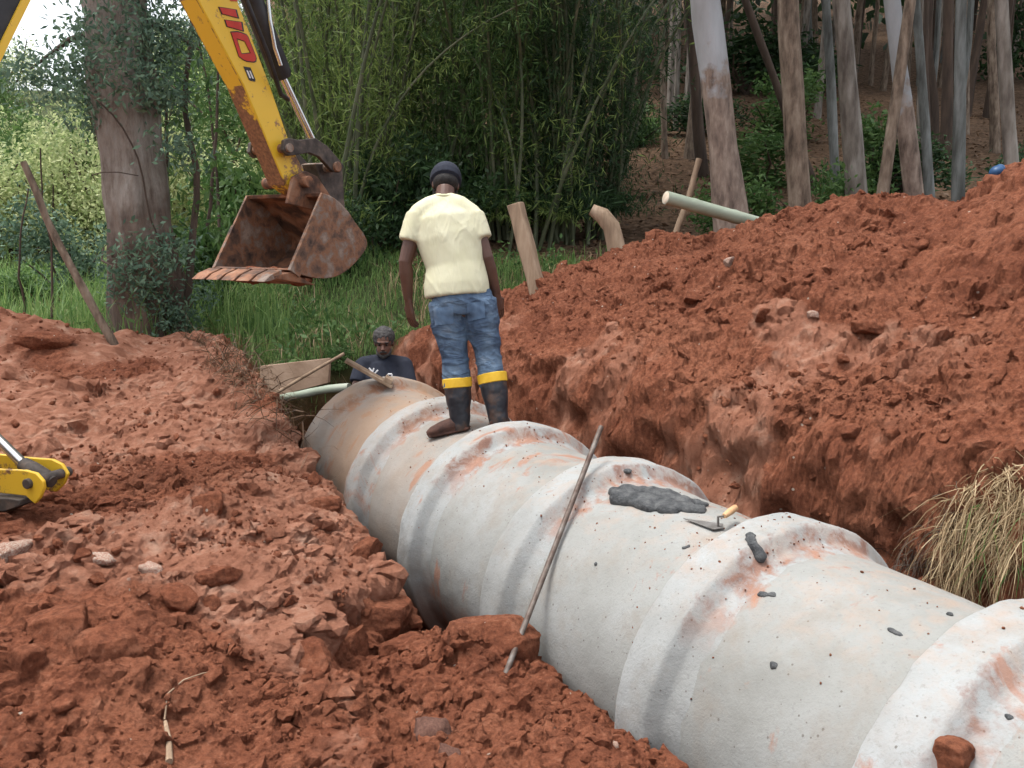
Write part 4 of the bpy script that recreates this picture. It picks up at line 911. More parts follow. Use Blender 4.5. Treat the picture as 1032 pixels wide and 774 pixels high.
# ------------------------------------------------------------------ posts, poles, branches
def pole(name, u0, v0, u1, v1, f0, f1, wpx, m, label, cat, ground=False, wob=.0, taper=1.0, n=12, cutm=None):
    a, b = P(u0, v0, f0), P(u1, v1, f1); r = wpx * .5 * f0 / FPX
    if ground: d = nrm(b - a); a = a - d * max(0.15, (a[2] - tz(a[0], a[1])) / max(d[2], .2) + .15)
    k = np.linspace(0, 1, 9); pts = [a + (b - a) * q + wob * np.array([vnoise(np.array([q * 3.1 + u0]), np.array([1.0]))[0], vnoise(np.array([q * 3.1 + u0]), np.array([4.0]))[0], vnoise(np.array([q * 2.7 + u0]), np.array([7.0]))[0]]) for q in k]
    rad = [r * (1 + (taper - 1) * q) * (1 + .06 * math.sin(q * 23 + u0)) for q in k]
    o = tag(obj(name, MB().tube(pts, rad, n), m, org=a), label, cat)
    return o, pts, rad
# split fence post with flat faces
a, b = P(548, 318, 9.4), P(519, 206, 9.4); d = nrm(b - a); a = a - d * .5
fx = nrm(np.cross(d, (.25, 1, 0))); fy = np.cross(d, fx)
pm = MB(); prof = []
for q in np.linspace(0, 1, 12):
    c = a + (b - a) * q; ww = .088 * (1 + .05 * math.sin(q * 19)); prof.append((c, ww))
vs = []
for c, ww in prof:
    for k, (i, j) in enumerate(((-1, -.7), (-.2, -.85), (.9, -.75), (1, .1), (.8, .8), (-.7, .85), (-1.05, .2))): vs.append(c + fx * i * ww + fy * j * ww)
m_ = 7; pm.add(vs, [(i * m_ + k, i * m_ + (k + 1) % m_, (i + 1) * m_ + (k + 1) % m_, (i + 1) * m_ + k) for i in range(11) for k in range(m_)] + [tuple(range(m_)), tuple(77 + k for k in range(m_))])
tag(obj('fence_post', pm, M['wood'], org=a, bev=.008), 'split timber fence post leaning left behind the standing man', 'fence post')
kp = [P(624, 262, 10.2), P(620, 244, 10.2), P(616, 228, 10.2), P(607, 217, 10.2), P(596, 211, 10.2)]
kp[0] = np.array([kp[0][0], kp[0][1], tz(kp[0][0], kp[0][1]) - .1])
tag(obj('crooked_stump', MB().tube(kp, [.11, .105, .10, .095, .065], 12), M['wood'], org=kp[0]), 'crooked stump bending left between fence post and mound', 'stump')
pole('stick', 682, 234, 705, 161, 10.8, 10.8, 6, M['wood'], 'thin stick standing aslant behind the end of the bamboo pole', 'stick', True, .02)
a, b = P(671, 199, 8.3), P(800, 235, 8.9); d = nrm(b - a); T = thing('bamboo_pole', 'thick grey green bamboo pole lying on the crest of the mound', 'pole', a)
pts = [a + (b - a) * q for q in np.linspace(0, 1, 30)]; rad = [.062 * (1.08 if k in (6, 15, 24) else 1) for k in range(30)]
obj('culm', MB().tube(pts, rad, 18), M['bamboo'], T); obj('cut_end', MB().tube([a - d * .004, a - d * .001], [.052, .056], 18), M['cut'], T)
pole('leaning_pole', 119, 350, 22, 166, 9.3, 9.0, 9, M['trunk_brown'], 'brown pole leaning left in front of the big tree', 'pole', True, .04, .7)
pole('cut_branch', 272, 403, 352, 389, 8.1, 7.7, 8, M['bamboo'], 'pale cut branch lying across the trench end beside the far pipe', 'branch', False, .02)
tag(obj('board', MB().prism([P(262, 369, 8.5), P(332, 361, 8.9), P(331, 386, 8.8), P(262, 404, 8.4)], np.array([.01, .05, 0])), M['canvas'], org=P(262, 400, 8.4), bev=.006), 'flat tan board standing across the trench end left of the worker in the trench', 'board')
pole('thin_stick', 268, 402, 345, 358, 8.3, 8.8, 3.5, M['wood'], 'thin stick slanting over the pale cut branch', 'stick', False, .02)
pole('dead_root', 746, 390, 802, 375, *[np.linalg.norm(PG(774, 383) - CAM) * .985] * 2, 6, M['wood'], 'broken root sticking out of the mound face', 'root', False, .04, .5)
sa, sb_ = PG(171, 772) + np.array([0, 0, .014]), PG(167, 733) + np.array([0, 0, .02])
tag(obj('dead_stick', MB().tube([sa, (sa + sb_) / 2 + np.array([.004, 0, .004]), sb_], [.011, .010, .006], 8), M['wood'], org=sa), 'short dead stick lying at the bottom left of the bank', 'stick')
rp = [PG(u, v) + np.array([0, 0, .010]) for u, v in ((166, 728), (169, 702), (185, 688), (205, 681), (222, 679))]
tag(obj('thin_root', MB().tube(rp, [.0035, .003, .0025, .002, .0012], 6), M['wood'], org=rp[0]), 'fine pale root curling over the soil above the dead stick', 'root')
p = PG(1008, 176, 3, 30) + np.array([0, 0.05, .02]); bgm = remesh(MB().ball(p, (.045, .04, .034)).ball(p + np.array([.025, 0, .012]), (.022, .025, .03)), .007, 2, .5, 'blue_bag', lambda c: .015 * fbm(c[:, 0] * 14, c[:, 1] * 14, c[:, 2] * 14, o=2, seed=2), p)
tag(put('plastic_bag', bgm, M['blue'], None, p), 'crumpled blue plastic bag on the mound ridge at the right', 'bag')

# ------------------------------------------------------------------ grass
def blades(n, X, Y, h, wd, lean=.5, Z=None, down=False):
    Zb = tzs(X, Y) if Z is None else Z; a = RNG.uniform(0, 2 * np.pi, n); dx, dy = np.cos(a), np.sin(a)
    b = np.stack([X, Y, Zb - .01], 1); side = np.stack([-dy, dx, np.zeros(n)], 1) * (wd * .5)[:, None]
    ln = RNG.uniform(.1, lean, n) * h; k = -1 if down else 1
    m = b + np.stack([dx * ln * .35, dy * ln * .35, k * h * .6], 1); t = b + np.stack([dx * ln, dy * ln, k * h * RNG.uniform(.75, 1, n)], 1)
    q1 = np.stack([b - side, b + side, m + side * .8, m - side * .8], 1); q2 = np.stack([m - side * .8, m + side * .8, t + side * .12, t - side * .12], 1)
    return np.concatenate([q1, q2])
def scatter(n, y0, y1, fn, pw=1.0):
    y = y0 + (y1 - y0) * RNG.random(n) ** pw; x = y * RNG.uniform(-.66, .66, n); k = fn(x, y); return x[k], y[k]
def gfn(x, y): g = zones(x, y)[1]; return (g > .45) & (x < 2.5 + .05 * y)
V = []
x, y = scatter(42000, 7.2, 14, gfn); n = len(x); cl = vnoise(x * .9, y * .9, seed=9) * .5 + .5; V.append(blades(n, x, y, (.10 + .28 * cl * RNG.random(n)) , RNG.uniform(.006, .013, n), .7))
x, y = scatter(36000, 13, 26, gfn); n = len(x); cl = vnoise(x * .7, y * .7, seed=9) * .5 + .5; V.append(blades(n, x, y, (.15 + .35 * cl * RNG.random(n)), RNG.uniform(.012, .024, n), .7))
x, y = scatter(26000, 9.5, 22, lambda x, y: (x < -.25 * y) & (zones(x, y)[1] > .5)); n = len(x); V.append(blades(n, x, y, RNG.uniform(.3, 1.0, n) * (.6 + .4 * (vnoise(x, y, seed=2) > 0)), RNG.uniform(.008, .02, n), .6))
tag(put('grass', quads('grass', np.concatenate(V)), M['grass']), 'lush green grass of the field behind the trench', None, None, 'stuff')
x, y = scatter(16000, 7.5, 22, lambda x, y: (zones(x, y)[1] > .4) & (vnoise(x * 1.3, y * 1.3, seed=14) > .05)); n = len(x)
tag(put('dry_grass', quads('dry_grass', blades(n, x, y, RNG.uniform(.1, .45, n), RNG.uniform(.006, .014, n), 1.2)), M['dry']), 'dry straw coloured stalks among the green grass', None, None, 'stuff')
x, y = scatter(16000, 12, 36, lambda x, y: zones(x, y)[2] > .4); n = len(x); C = np.stack([x, y, tzs(x, y) + .02], 1); dl = rdir(n); dl[:, 2] *= .3
tag(put('leaf_litter', quads('leaf_litter', leaf_quads(C, dl, RNG.uniform(.08, .2, n), RNG.uniform(.03, .07, n))), M['litter']), 'brown fallen leaves under the forest trees', None, None, 'stuff')
# low broad leaved weeds in the grass
x, y = scatter(3800, 7.3, 20, lambda x, y: (zones(x, y)[1] > .5) & (vnoise(x * .8, y * .8, seed=24) > -.1)); n = len(x); k = 9
C = np.repeat(np.stack([x, y, tzs(x, y) + .05], 1), k, 0) + RNG.normal(size=(n * k, 3)) * np.array([.06, .06, .05]); C[:, 2] += np.abs(RNG.normal(size=n * k)) * .13
tag(put('weeds', quads('weeds', leaf_quads(C, rdir(n * k, .3), RNG.uniform(.05, .13, n * k), RNG.uniform(.025, .06, n * k))), M['leaf_mid']), 'low broad leaved weeds growing in the grass', None, None, 'stuff')

def strands(roots, dirs, length, wd, droop, seg=5):
    N = len(roots); p = roots.copy(); d = dirs / np.linalg.norm(dirs, axis=1)[:, None]; out = []; side = np.cross(d, RNG.normal(size=(N, 3))); side /= np.linalg.norm(side, axis=1)[:, None]
    for k in range(seg):
        w0, w1 = wd * (1 - k / seg), wd * (1 - (k + 1) / seg) + .0004; q = p + d * (length / seg)[:, None]
        out.append(np.stack([p - side * w0[:, None], p + side * w0[:, None], q + side * w1[:, None], q - side * w1[:, None]], 1))
        p = q; d = d + np.array([0, 0, -droop]) + RNG.normal(size=(N, 3)) * .16; d /= np.linalg.norm(d, axis=1)[:, None]
    return np.concatenate(out)
# dry tuft hanging over the cut on the right
T0 = PG(1000, 500); T = thing('grass_tuft', 'tuft of dry straw coloured grass hanging over the cut bank at the right', 'grass tuft', T0)
def tuft(n, lo, hi, wd, dr, us=(950, 1050), vsr=(466, 560)):
    roots = []
    for _ in range(n):
        u, v = random.uniform(*us), random.uniform(*vsr); v = v + max(0, 990 - u) * 1.2
        p = PG(u, v); roots.append(p + nrm(CAM - p) * random.uniform(0, .05))
    roots = np.array(roots); d = RNG.normal(size=(n, 3)) * np.array([.9, .9, .45]) + np.array([-.3, -.4, -.55]); return strands(roots, d, RNG.uniform(lo, hi, n), wd, dr) - T0
put('dry_grass', quads('dry_grass', tuft(1100, .10, .46, RNG.uniform(.0010, .0030, 1100), .6)), M['dry'], T)
put('green_grass', quads('green_grass', tuft(60, .15, .4, RNG.uniform(.002, .005, 60), .38, (985, 1045), (500, 580))), M['grass'], T)['kind'] = 'stuff'
put('root_hairs', quads('root_hairs', tuft(300, .1, .4, RNG.uniform(.0012, .0028, 300), .6, (885, 965), (450, 530))), M['trunk_dark'], T)
# roots and dead grass under the lip of the far left bank
T0 = PG(240, 372); T = thing('root_tangle', 'dark tangle of roots and dead grass on the far corner of the bank', 'roots', T0); rr = []
for _ in range(420):
    u = random.uniform(185, 262); p = PG(u, 340 + (u - 185) * .38 + random.uniform(-4, 30) * (u > 210)); rr.append(p)
rr = np.array(rr); put('dead_blades', quads('dead_blades', strands(rr, RNG.normal(size=(420, 3)) * .6 + np.array([.3, -.3, .4]), RNG.uniform(.1, .4, 420), RNG.uniform(.002, .004, 420), .4) - T0), M['litter'], T)
T0 = PG(320, 470); T = thing('dead_brush', 'brown dead brush in the trench beside the stained far pipe', 'brush', PS(-1.6, .75, -.5)); rr = []
for _ in range(500): rr.append(PS(random.uniform(-3.2, -.2), random.uniform(.5, .95), 0)); rr[-1][2] = tz(rr[-1][0], rr[-1][1]) + random.uniform(0, .35)
put('dead_twigs', quads('dead_twigs', strands(np.array(rr), RNG.normal(size=(500, 3)), RNG.uniform(.15, .5, 500), RNG.uniform(.002, .005, 500), .2) - PS(-1.6, .75, -.5)), M['litter'], T)
# grass sprouts by the pipe
for (u, v, lab) in ((597, 700, 'tiny green grass sprout growing by the pipe above the white stone'), (655, 742, 'small bent grass sprout at the foot of the near collar')):
    p = PG(u, v); q = strands(np.repeat(p[None], 6, 0) + RNG.normal(size=(6, 3)) * .008, RNG.normal(size=(6, 3)) * .4 + np.array([0, 0, 1.0]), RNG.uniform(.08, .2, 6), np.full(6, .0025), .15) - p
    tag(put('grass_sprout', quads('grass_sprout', q), M['grass'], None, p), lab, 'sprout')

# ------------------------------------------------------------------ trees
def trunk_mb(a, top, r0, r1, n=14, seed=0, seg=18, bumpy=.05, flare=1.25, bow=.0):
    mb = MB(); k = np.linspace(0, 1, seg); pts, rad = [], []; d = top - a
    for q in k:
        pts.append(a + d * q + bow * np.array([vnoise(np.array([q * 4 + seed]), np.array([.5]))[0], vnoise(np.array([q * 4 + seed]), np.array([9.5]))[0], 0]))
        rad.append((r0 + (r1 - r0) * q) * (1 + (flare - 1) * math.exp(-q * seg * .8)))
    mb.tube(pts, rad, n); V = np.array(mb.v); nz = fbm(V[:, 0] * 5, V[:, 1] * 5, V[:, 2] * 1.5, o=3, seed=seed)
    ctr_ = np.repeat(np.array(pts), n, 0); V = ctr_ + (V - ctr_) * (1 + bumpy * nz)[:, None]; mb.v = [tuple(p) for p in V]; return mb
def crown_mesh(name, n, rx, rz, nclu, ls, seed):
    rs = np.random.default_rng(seed); c = rs.normal(size=(nclu, 3)); c /= np.linalg.norm(c, axis=1)[:, None]; c *= rs.uniform(.25, 1, (nclu, 1)) ** .6; c *= np.array([rx, rx, rz])
    i = rs.integers(0, nclu, n); C = c[i] + rs.normal(size=(n, 3)) * rx * .17; D_ = rs.normal(size=(n, 3)); D_[:, 2] -= .5
    return quads(name, leaf_quads(C, D_, rs.uniform(.7, 1.3, n) * ls, rs.uniform(.25, .45, n) * ls))
CROWN = [crown_mesh('crown', 1700, 3.0, 3.4, 30, .48, 5 + k) for k in range(3)]
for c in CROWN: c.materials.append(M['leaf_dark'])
def gum(u0, v0, u1, v1, D_, wpx, mkey, label, name='eucalyptus_tree', group=None, taper=.45, H=17, crown=True, bow=.08, n=14):
    a = P(u0, v0, D_); b = PY(u1, v1, a[1]); d = nrm(b - a); r = wpx * .42 * D_ / FPX; zg = tz(a[0], a[1]); a = a - d * ((a[2] - zg) / d[2] + .1)
    top = a + d * H / d[2]; T = thing(name, label, 'tree', a, group)
    obj('trunk', trunk_mb(a, top, r * 1.05, r * taper * .6, n, int(u0), 26, .13, 1.2, bow), M[mkey] if isinstance(mkey, str) else mkey, T)
    if crown:
        c = put('crown', CROWN[int(u0) % 3], None, T, (top - a) - np.array([0, 0, .6])); c.rotation_euler = (0, 0, u0); 
    return T
GT = [(728, 200, 708, 0, 10.6, 36, two_bark('half_shed_bark', 2.15), 'pale grey eucalyptus with rough brown lower bark behind the bamboo pole'),
 (803, 212, 796, 0, 11.0, 25, 'trunk_brown', 'rough brown eucalyptus trunk rising straight behind the mound crest'),
 (862, 170, 849, 0, 14.0, 24, 'trunk_pale', 'grey eucalyptus between the brown trunk and the leaning pole tree'),
 (921, 185, 900, 0, 12.0, 21, two_bark('half_shed_bark_b', 2.4), 'mottled eucalyptus crossed by a leaning tan trunk'),
 (889, 195, 918, 0, 11.2, 13, 'trunk_brown', 'slim tan trunk leaning right across the mottled eucalyptus'),
 (936, 160, 922, 0, 16.0, 11, 'trunk_blue', 'slender bluish grey trunk just right of the mottled eucalyptus'),
 (966, 176, 971, 0, 13.0, 14, 'trunk_blue', 'smooth bluish eucalyptus trunk second from the right edge'),
 (1021, 182, 1014, 0, 12.0, 17, 'trunk_pale', 'light brown eucalyptus trunk beside the blue bag'),
 (842, 150, 830, 0, 18.0, 11, 'trunk_blue', 'thin grey trunk tucked left of the grey eucalyptus'),
 (789, 100, 752, 0, 20.0, 10, 'trunk_dark', 'dark trunk leaning left behind the rough brown eucalyptus'),
 (706, 130, 692, 0, 22.0, 13, 'trunk_dark', 'dark reddish trunk just left of the pale grey eucalyptus'),
 (956, 100, 958, 0, 24.0, 13, 'trunk_dark', 'dark reddish trunk left of the smooth bluish eucalyptus'),
 (668, 120, 664, 0, 24.0, 7, 'trunk_brown', 'thin brown trunk at the right end of the bamboo grove')]
for g in GT: gum(*g, group='eucalyptus trees behind the mound')
# deep forest: thin trunks, alike in the shade
for i in range(120):
    u = random.choice([random.uniform(640, 1060), random.uniform(640, 1060), random.uniform(300, 640)]); D_ = random.uniform(22 if u > 640 else 36, 58); a = P(u, 120, D_); zg = tz(a[0], a[1])
    x0, y0 = a[0], a[1]; lean = random.gauss(0, .04); T = thing('slender_tree', 'slender trunk deep in the shade of the forest', 'tree', (x0, y0, zg - .1), 'slender trees deep in the forest')
    if i < 8:
        mk = ['trunk_dark', 'trunk_brown', 'trunk_pale', 'trunk_dark', 'trunk_blue', 'trunk_brown', 'trunk_dark', 'trunk_pale'][i]
        me = trunk_mb(np.zeros(3), np.array([.3, .2, 16.0]), .15, .07, 9, i * 5, 12, .08, 1.2, .3).mesh('trunk'); me.materials.append(M[mk]); 
        if i == 0: SL_ = []
        SL_.append(me)
    tr = put('trunk', SL_[i % 8], None, T); tr.rotation_euler = (lean, random.gauss(0, .04), random.random() * 6); s_c = random.uniform(.5, 1.15); tr.scale = (s_c, s_c, 1)
    cr = put('crown', CROWN[i % 3], None, T, (.3, .2, random.uniform(13, 15.5))); cr.rotation_euler = (0, 0, random.random() * 6)
# extra shade trees standing out of the picture to the right and behind the grove
# shrubs
def shrub_mesh(name, n, r, h, ls, asp, seed, clus=14):
    rs = np.random.default_rng(seed); c = rs.normal(size=(clus, 3)) * np.array([r * .5, r * .5, h * .26]); c[:, 2] += h * .55; i = rs.integers(0, clus, n)
    C = c[i] + rs.normal(size=(n, 3)) * np.array([r * .22, r * .22, h * .14]); C[:, 2] = np.maximum(C[:, 2], .03); D_ = rs.normal(size=(n, 3)); D_[:, 2] += .1
    return quads(name, leaf_quads(C, D_, rs.uniform(.6, 1.3, n) * ls, rs.uniform(.7, 1.2, n) * ls * asp))
def stems_mb(r, h, k, seed):
    rs = np.random.default_rng(seed); mb = MB()
    for _ in range(k): e2 = np.array([rs.normal() * r * .5, rs.normal() * r * .5, h * rs.uniform(.6, .95)]); mb.tube([np.zeros(3), e2 * .5 + rs.normal(size=3) * .05, e2], [.02, .013, .005], 6)
    return mb
SHM = {}
def shrub(u, v, D_, wpx, hpx, mk, label, group, name='shrub', ls=.10, asp=.42, dens=1.6):
    a = P(u, v, D_); zg = tz(a[0], a[1]); w_ = wpx * D_ / FPX; h_ = hpx * D_ / FPX; key = (mk, round(ls, 2), asp, name)
    if key not in SHM:
        f = shrub_mesh('foliage', int(1500 * dens), .5, 1.0, ls, asp, len(SHM) + 3); f.materials.append(M[mk]); s2 = stems_mb(.5, 1, 7, len(SHM)).mesh('stems'); s2.materials.append(M['trunk_dark']); SHM[key] = (f, s2)
    f, s2 = SHM[key]; T = thing(name, label, 'shrub' if name == 'shrub' else 'tree', (a[0], a[1], zg - .03), group)
    for nm, me in (('foliage', f), ('stems', s2)):
        o = put(nm, me, None, T); o.scale = (w_, w_, h_ * 1.15); o.rotation_euler = (0, 0, u * .7)
G3 = 'shrubs deep between the forest trunks'
for k in range(5):
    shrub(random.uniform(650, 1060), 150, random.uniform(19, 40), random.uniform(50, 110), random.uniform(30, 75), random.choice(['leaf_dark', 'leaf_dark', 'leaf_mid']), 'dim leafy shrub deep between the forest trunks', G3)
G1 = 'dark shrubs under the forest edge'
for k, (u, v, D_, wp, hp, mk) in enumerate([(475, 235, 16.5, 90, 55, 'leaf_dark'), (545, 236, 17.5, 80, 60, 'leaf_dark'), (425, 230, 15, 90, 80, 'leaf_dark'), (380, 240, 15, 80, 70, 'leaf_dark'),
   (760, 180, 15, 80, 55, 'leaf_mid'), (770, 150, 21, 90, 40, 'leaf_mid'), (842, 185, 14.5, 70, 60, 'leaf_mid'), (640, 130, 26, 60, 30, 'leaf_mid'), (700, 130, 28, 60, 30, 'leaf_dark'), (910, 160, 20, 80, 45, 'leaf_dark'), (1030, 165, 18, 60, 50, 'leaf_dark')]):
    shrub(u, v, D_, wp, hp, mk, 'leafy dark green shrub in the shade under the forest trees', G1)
G2 = 'sunlit bushes of the far left hillside'
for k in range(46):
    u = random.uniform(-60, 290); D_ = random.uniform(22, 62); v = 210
    shrub(u, v, D_, random.uniform(2.4, 5.5) * FPX / D_, random.uniform(1.8, 4.6) * FPX / D_, random.choice(['leaf_glare', 'leaf_glare', 'leaf_glare', 'leaf_mid']), 'pale sunlit bush on the hillside beyond the left field', G2, ls=.036, asp=.5, dens=5)
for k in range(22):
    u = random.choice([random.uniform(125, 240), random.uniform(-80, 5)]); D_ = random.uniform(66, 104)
    shrub(u, 100, D_, random.uniform(5, 9) * FPX / D_, random.uniform(4, 8) * FPX / D_, random.choice(['leaf_glare', 'leaf_mid']), 'leafy tree on the ridge at the top of the left hillside', 'trees on the far left ridge', name='leafy_tree', ls=.036, asp=.5, dens=3)
for (u, v, D_, wp, hp, mk, lab, ls) in [
   (160, 300, 10.6, 70, 60, 'leaf_blue', 'bluish green bush growing against the foot of the big tree', .09),
   (205, 240, 12.5, 70, 70, 'leaf_mid', 'leafy green bush between the big tree and the bucket', .16),
   (62, 240, 16.5, 80, 70, 'leaf_blue', 'dark bluish bush left of the big tree behind the leaning pole', .09),
   (15, 270, 15, 50, 34, 'leaf_mid', 'green bush at the left edge behind the field weeds', .12),
   (245, 210, 17, 90, 90, 'leaf_mid', 'green bush behind the rusty bucket', .13),
   (330, 235, 13.5, 60, 60, 'leaf_dark', 'dark bush at the foot of the bamboo right of the bucket', .1),
   (300, 370, 8.9, 46, 26, 'leaf_mid', 'low green weed bush overhanging the trench end', .12),
   (342, 380, 8.4, 34, 40, 'leaf_mid', 'leafy weed clump at the trench end left of the crouched worker', .14),
   (342, 372, 9.6, 26, 20, 'leaf_mid', 'small weed on the grass above the tan board', .1)]:
    shrub(u, v, D_, wp, hp, mk, lab, None, ls=ls, asp=.4)
# big old tree on the left, hung with creeper
a = P(150, 345, 10.9); zg = tz(a[0], a[1]); top = PY(106, -10, a[1]); d = nrm(top - a); a = a - d * ((a[2] - zg) / d[2] + .15)
T = thing('big_tree', 'thick pale barked tree hung with creeper at the left behind the bank', 'tree', a)
mb_, nt_, b_ = mat('big_tree_bark'); co = objco(nt_); mp = nd(nt_, 'ShaderNodeMapping', {'Vector': co, 'Scale': (1, 1, .22)}).outputs[0]; z = nd(nt_, 'ShaderNodeSeparateXYZ', {'Vector': co}).outputs[2]
f = nd(nt_, 'ShaderNodeMapRange', {'Value': mth(nt_, 'ADD', z, mth(nt_, 'MULTIPLY', mth(nt_, 'SUBTRACT', noise(nt_, co, 2.4, 6, .6), .5), 2.6)), 'From Min': 1.3, 'From Max': 2.1}).outputs[0]
nt_.links.new(mixc(nt_, f, ramp(nt_, noise(nt_, mp, 8, 7, .65), [(.3, (.04, .025, .018)), (.5, (.11, .07, .05)), (.7, (.23, .155, .11))]), ramp(nt_, noise(nt_, mp, 9, 9, .72), [(.32, (.10, .07, .052)), (.48, (.24, .20, .165)), (.7, (.36, .33, .29))])), b_.inputs['Base Color'])
b_.inputs['Roughness'].default_value = .9; bump(nt_, noise(nt_, mp, 14, 9, .75), 1, .06, b_)
obj('trunk', trunk_mb(a, a + d * 13, .385, .29, 30, 4, 40, .16, 1.2, .1), mb_, T)
lc = []
for (u, v, r, n) in [(150, 40, 34, 420), (128, 20, 32, 420), (95, 70, 26, 260), (60, 80, 28, 260), (160, 85, 26, 300), (130, 95, 24, 240), (35, 75, 24, 160), (100, 100, 22, 160), (185, 40, 24, 200), (175, 100, 18, 120), (150, -20, 40, 400), (150, 262, 30, 260), (175, 250, 22, 160), (185, 150, 18, 130), (100, 125, 12, 70), (128, 60, 30, 380), (110, 45, 30, 300)]:
    c = P(u, v, 10.5); rr = r * 10.5 / FPX; n = int(n * 2.0); lc.append(c + RNG.normal(size=(n, 3)) * np.array([rr * .62, .3, rr * .55]) + np.array([0, -.15, 0]))
lc = np.concatenate(lc); put('creeper', quads('creeper', leaf_quads(lc, rdir(len(lc), -.5), RNG.uniform(.05, .12, len(lc)), RNG.uniform(.02, .045, len(lc))) - a), M['leaf_blue'], T)
vm = MB()
for (pp, r) in [([(106, 100), (118, 110), (128, 120), (137, 133), (144, 148), (149, 162), (153, 180), (156, 200), (160, 222), (167, 244)], .010), ([(92, 182), (104, 178), (118, 176), (134, 176), (150, 179)], .006), ([(98, 250), (110, 262), (130, 268)], .012)]:
    qs = []
    for (u, v) in pp:
        q = PY(u, v, a[1]); cx_ = a[0] + d[0] * (q[2] - a[2]) / d[2]; rr = .40 - .06 * (q[2] - a[2]) / 9; dx = np.clip(q[0] - cx_, -rr, rr); qs.append(np.array([cx_ + dx * 1.03, a[1] - math.sqrt(max(rr * rr - dx * dx, 0)) * 1.05, q[2]]))
    qs = [qs[k] + (qs[k + 1] - qs[k]) * f for k in range(len(qs) - 1) for f in (0, .33, .67)] + [qs[-1]]
    vm.tube(qs, r, 7)
obj('vines', vm, M['trunk_dark'], T)
br = MB()
for pp in ([(110, 30, 10.9), (70, 40, 10.6), (30, 70, 10.4)], [(130, 20, 10.9), (170, 30, 10.7), (200, 50, 10.5)], [(105, 0, 10.9), (70, -20, 10.8), (50, -60, 10.7)]): br.tube([P(*q) for q in pp], [.06, .035, .012], 7)
obj('branches', br, M['trunk_dark'], T)
cr = put('crown', CROWN[0], None, T, d * 13)
# thin saplings between the big tree and the dipper arm
for k, (u, v, u1, v1, D_, wp) in enumerate([(186, 340, 190, 20, 11.2, 9), (178, 330, 160, 90, 11.4, 6), (205, 320, 215, 60, 12.5, 5), (225, 300, 200, 30, 13.5, 4), (40, 300, 45, 150, 11, 3), (10, 320, 30, 190, 10.8, 3)]):
    a = P(u, v, D_); a = np.array([a[0], a[1], tz(a[0], a[1]) - .05]); b = P(u1, v1, D_)
    T = thing('sapling', ['tallest leafy sapling close to the right side of the big tree', 'sapling bent against the trunk of the big tree', 'leafy sapling halfway between big tree and dipper arm', 'slim sapling nearest the dipper arm', 'bare thin sapling behind the leaning pole', 'bare thin sapling at the far left edge'][k], 'sapling', a)
    obj('trunk', trunk_mb(a, b, wp * .5 * D_ / FPX, wp * .25 * D_ / FPX, 8, k, 12, .06, 1.1, .12), M['trunk_dark'], T)
    if k < 4:
        n = 230; q = RNG.uniform(.35, 1.05, n)[:, None]; C = (b - a) * q + RNG.normal(size=(n, 3)) * np.array([.32, .3, .12]); put('foliage', quads('foliage', leaf_quads(C, rdir(n, -.6), RNG.uniform(.1, .22, n), RNG.uniform(.03, .06, n))), M['leaf_mid'], T)
# bamboo grove
def culm_mesh(seed, H, arch):
    rs = np.random.default_rng(seed); k = np.linspace(0, 1, 16); pts = [np.array([arch * q ** 2.4 * H * .6 + .1 * math.sin(q * 5 + seed) * q, .08 * math.sin(q * 4 + seed * 2), H * (q - .22 * arch * q ** 3)]) for q in k]
    mb = MB().tube(pts, [.040 * (1 - .75 * q) for q in k], 7); me = mb.mesh('culm'); me.materials.append(M['culm'])
    P_ = np.array(pts); n = 760; q = rs.uniform(.16, 1, n) ** .8 * 15; i = np.minimum(q.astype(int), 14); C = P_[i] + (P_[i + 1] - P_[i]) * (q - i)[:, None]
    node = rs.integers(0, 70, n); off = np.random.default_rng(seed + 100).normal(size=(70, 3)); C = P_[np.minimum((node * .215).astype(int), 15)] + off[node] * np.array([.5, .5, .35]) * rs.uniform(.1, 1, (n, 1)) + rs.normal(size=(n, 3)) * .10
    C[:, 2] = np.maximum(C[:, 2], .8); D_ = rs.normal(size=(n, 3)); D_[:, 2] -= .9
    lf = quads('foliage', leaf_quads(C, D_, rs.uniform(.10, .26, n), rs.uniform(.014, .028, n))); return me, lf
CULM = [culm_mesh(k, H, ar) for k, (H, ar) in enumerate([(9, .35), (10, .5), (8, .7), (11, .25), (7, .9), (9.5, .15), (10.5, .6), (6, .5)])]
LB = [m for m in ('bamboo_leaf', 'leaf_mid', 'leaf_dark')]
CULM_L = {}
for key in LB:
    CULM_L[key] = []
    for c, l in CULM:
        q = l.copy(); q.materials.append(M[key]); CULM_L[key].append(q)
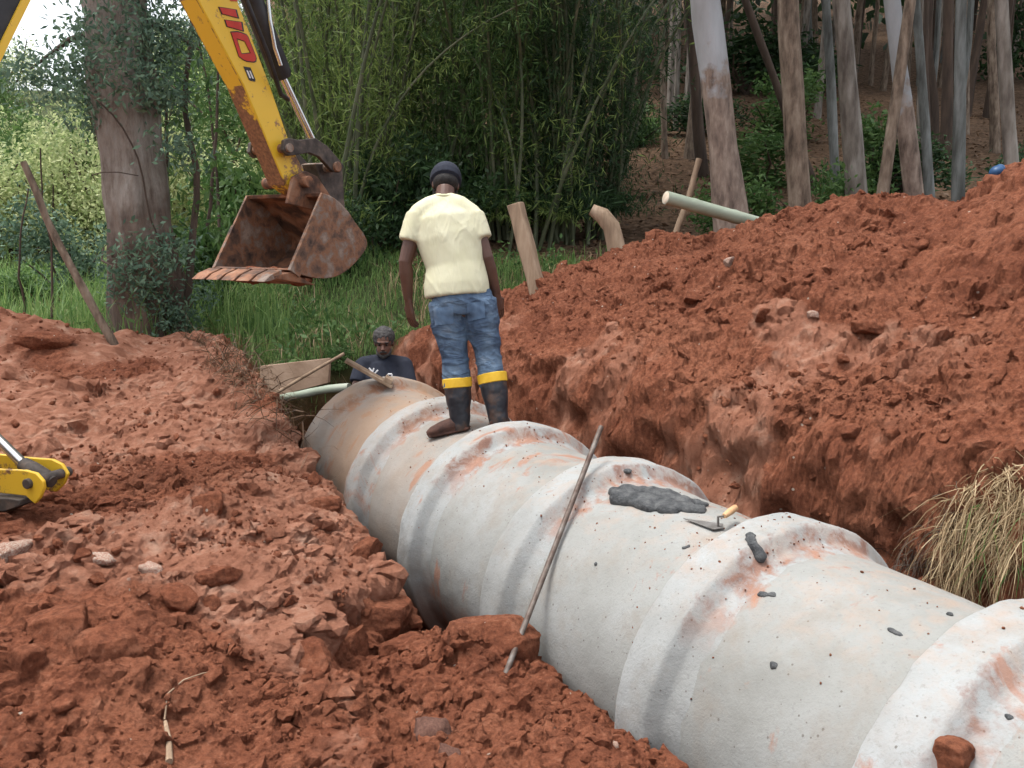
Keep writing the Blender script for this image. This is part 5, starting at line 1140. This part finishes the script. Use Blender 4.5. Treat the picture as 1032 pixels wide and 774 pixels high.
BAM = [(335, 14.6, 9, 1.1, 'bamboo_leaf', 'light feathery bamboo clump drooping nearest behind the bucket links'), (545, 15.2, 6, .8, 'bamboo_leaf', 'small light bamboo clump in front of the dark upright clump'), (300, 16.5, 20, .9, 'bamboo_leaf', 'light green arching bamboo clump right behind the bucket'), (365, 15.8, 26, .9, 'bamboo_leaf', 'feathery bamboo clump behind the capped man at his left'), (440, 17, 30, .8, 'leaf_mid', 'dense bamboo clump straight above the standing man'),
       (505, 16.5, 26, .8, 'leaf_mid', 'bamboo clump above the split fence post'), (572, 16, 34, .45, 'leaf_dark', 'dark upright bamboo clump left of the crooked stump'), (612, 16.6, 24, .4, 'leaf_dark', 'dark tight bamboo clump at the right end of the grove'),
       (395, 22, 30, 1.1, 'leaf_mid', 'bamboo clump second row behind the cap'), (470, 23, 30, 1.1, 'leaf_dark', 'bamboo clump second row in the middle of the grove'), (540, 22, 30, 1.0, 'leaf_dark', 'bamboo clump second row left of the dark clump'), (335, 27, 30, 1.3, 'leaf_mid', 'bamboo clump at the back of the grove on its left')]
for (u, D_, n, spread, key, lab) in BAM:
    a = P(u, 230, D_); a = np.array([a[0], a[1], tz(a[0], a[1]) - .05]); T = thing('bamboo_clump', lab, 'bamboo', a, 'bamboo clumps of the grove')
    for k in range(n):
        j = random.randrange(8); an = random.random() * 2 * math.pi; r = abs(random.gauss(0, spread * .6)); c = put('culm', CULM[j][0], None, T, (r * math.cos(an), r * math.sin(an), 0))
        c.rotation_euler = (random.gauss(0, .12), random.gauss(0, .12), an + random.gauss(0, .5)); sc_c = random.uniform(.75, 1.15); c.scale = (sc_c,) * 3
        put('foliage', CULM_L[key][j], None, c)
# far wood closing the view
n = 11000; x = RNG.uniform(-14, 62, n); y = RNG.uniform(46, 66, n); k = x > -.27 * y + 3; x, y = x[k], y[k]; n = len(x); C = np.stack([x, y, tzs(x, y) + RNG.uniform(0, 15, n) ** 1.0], 1)
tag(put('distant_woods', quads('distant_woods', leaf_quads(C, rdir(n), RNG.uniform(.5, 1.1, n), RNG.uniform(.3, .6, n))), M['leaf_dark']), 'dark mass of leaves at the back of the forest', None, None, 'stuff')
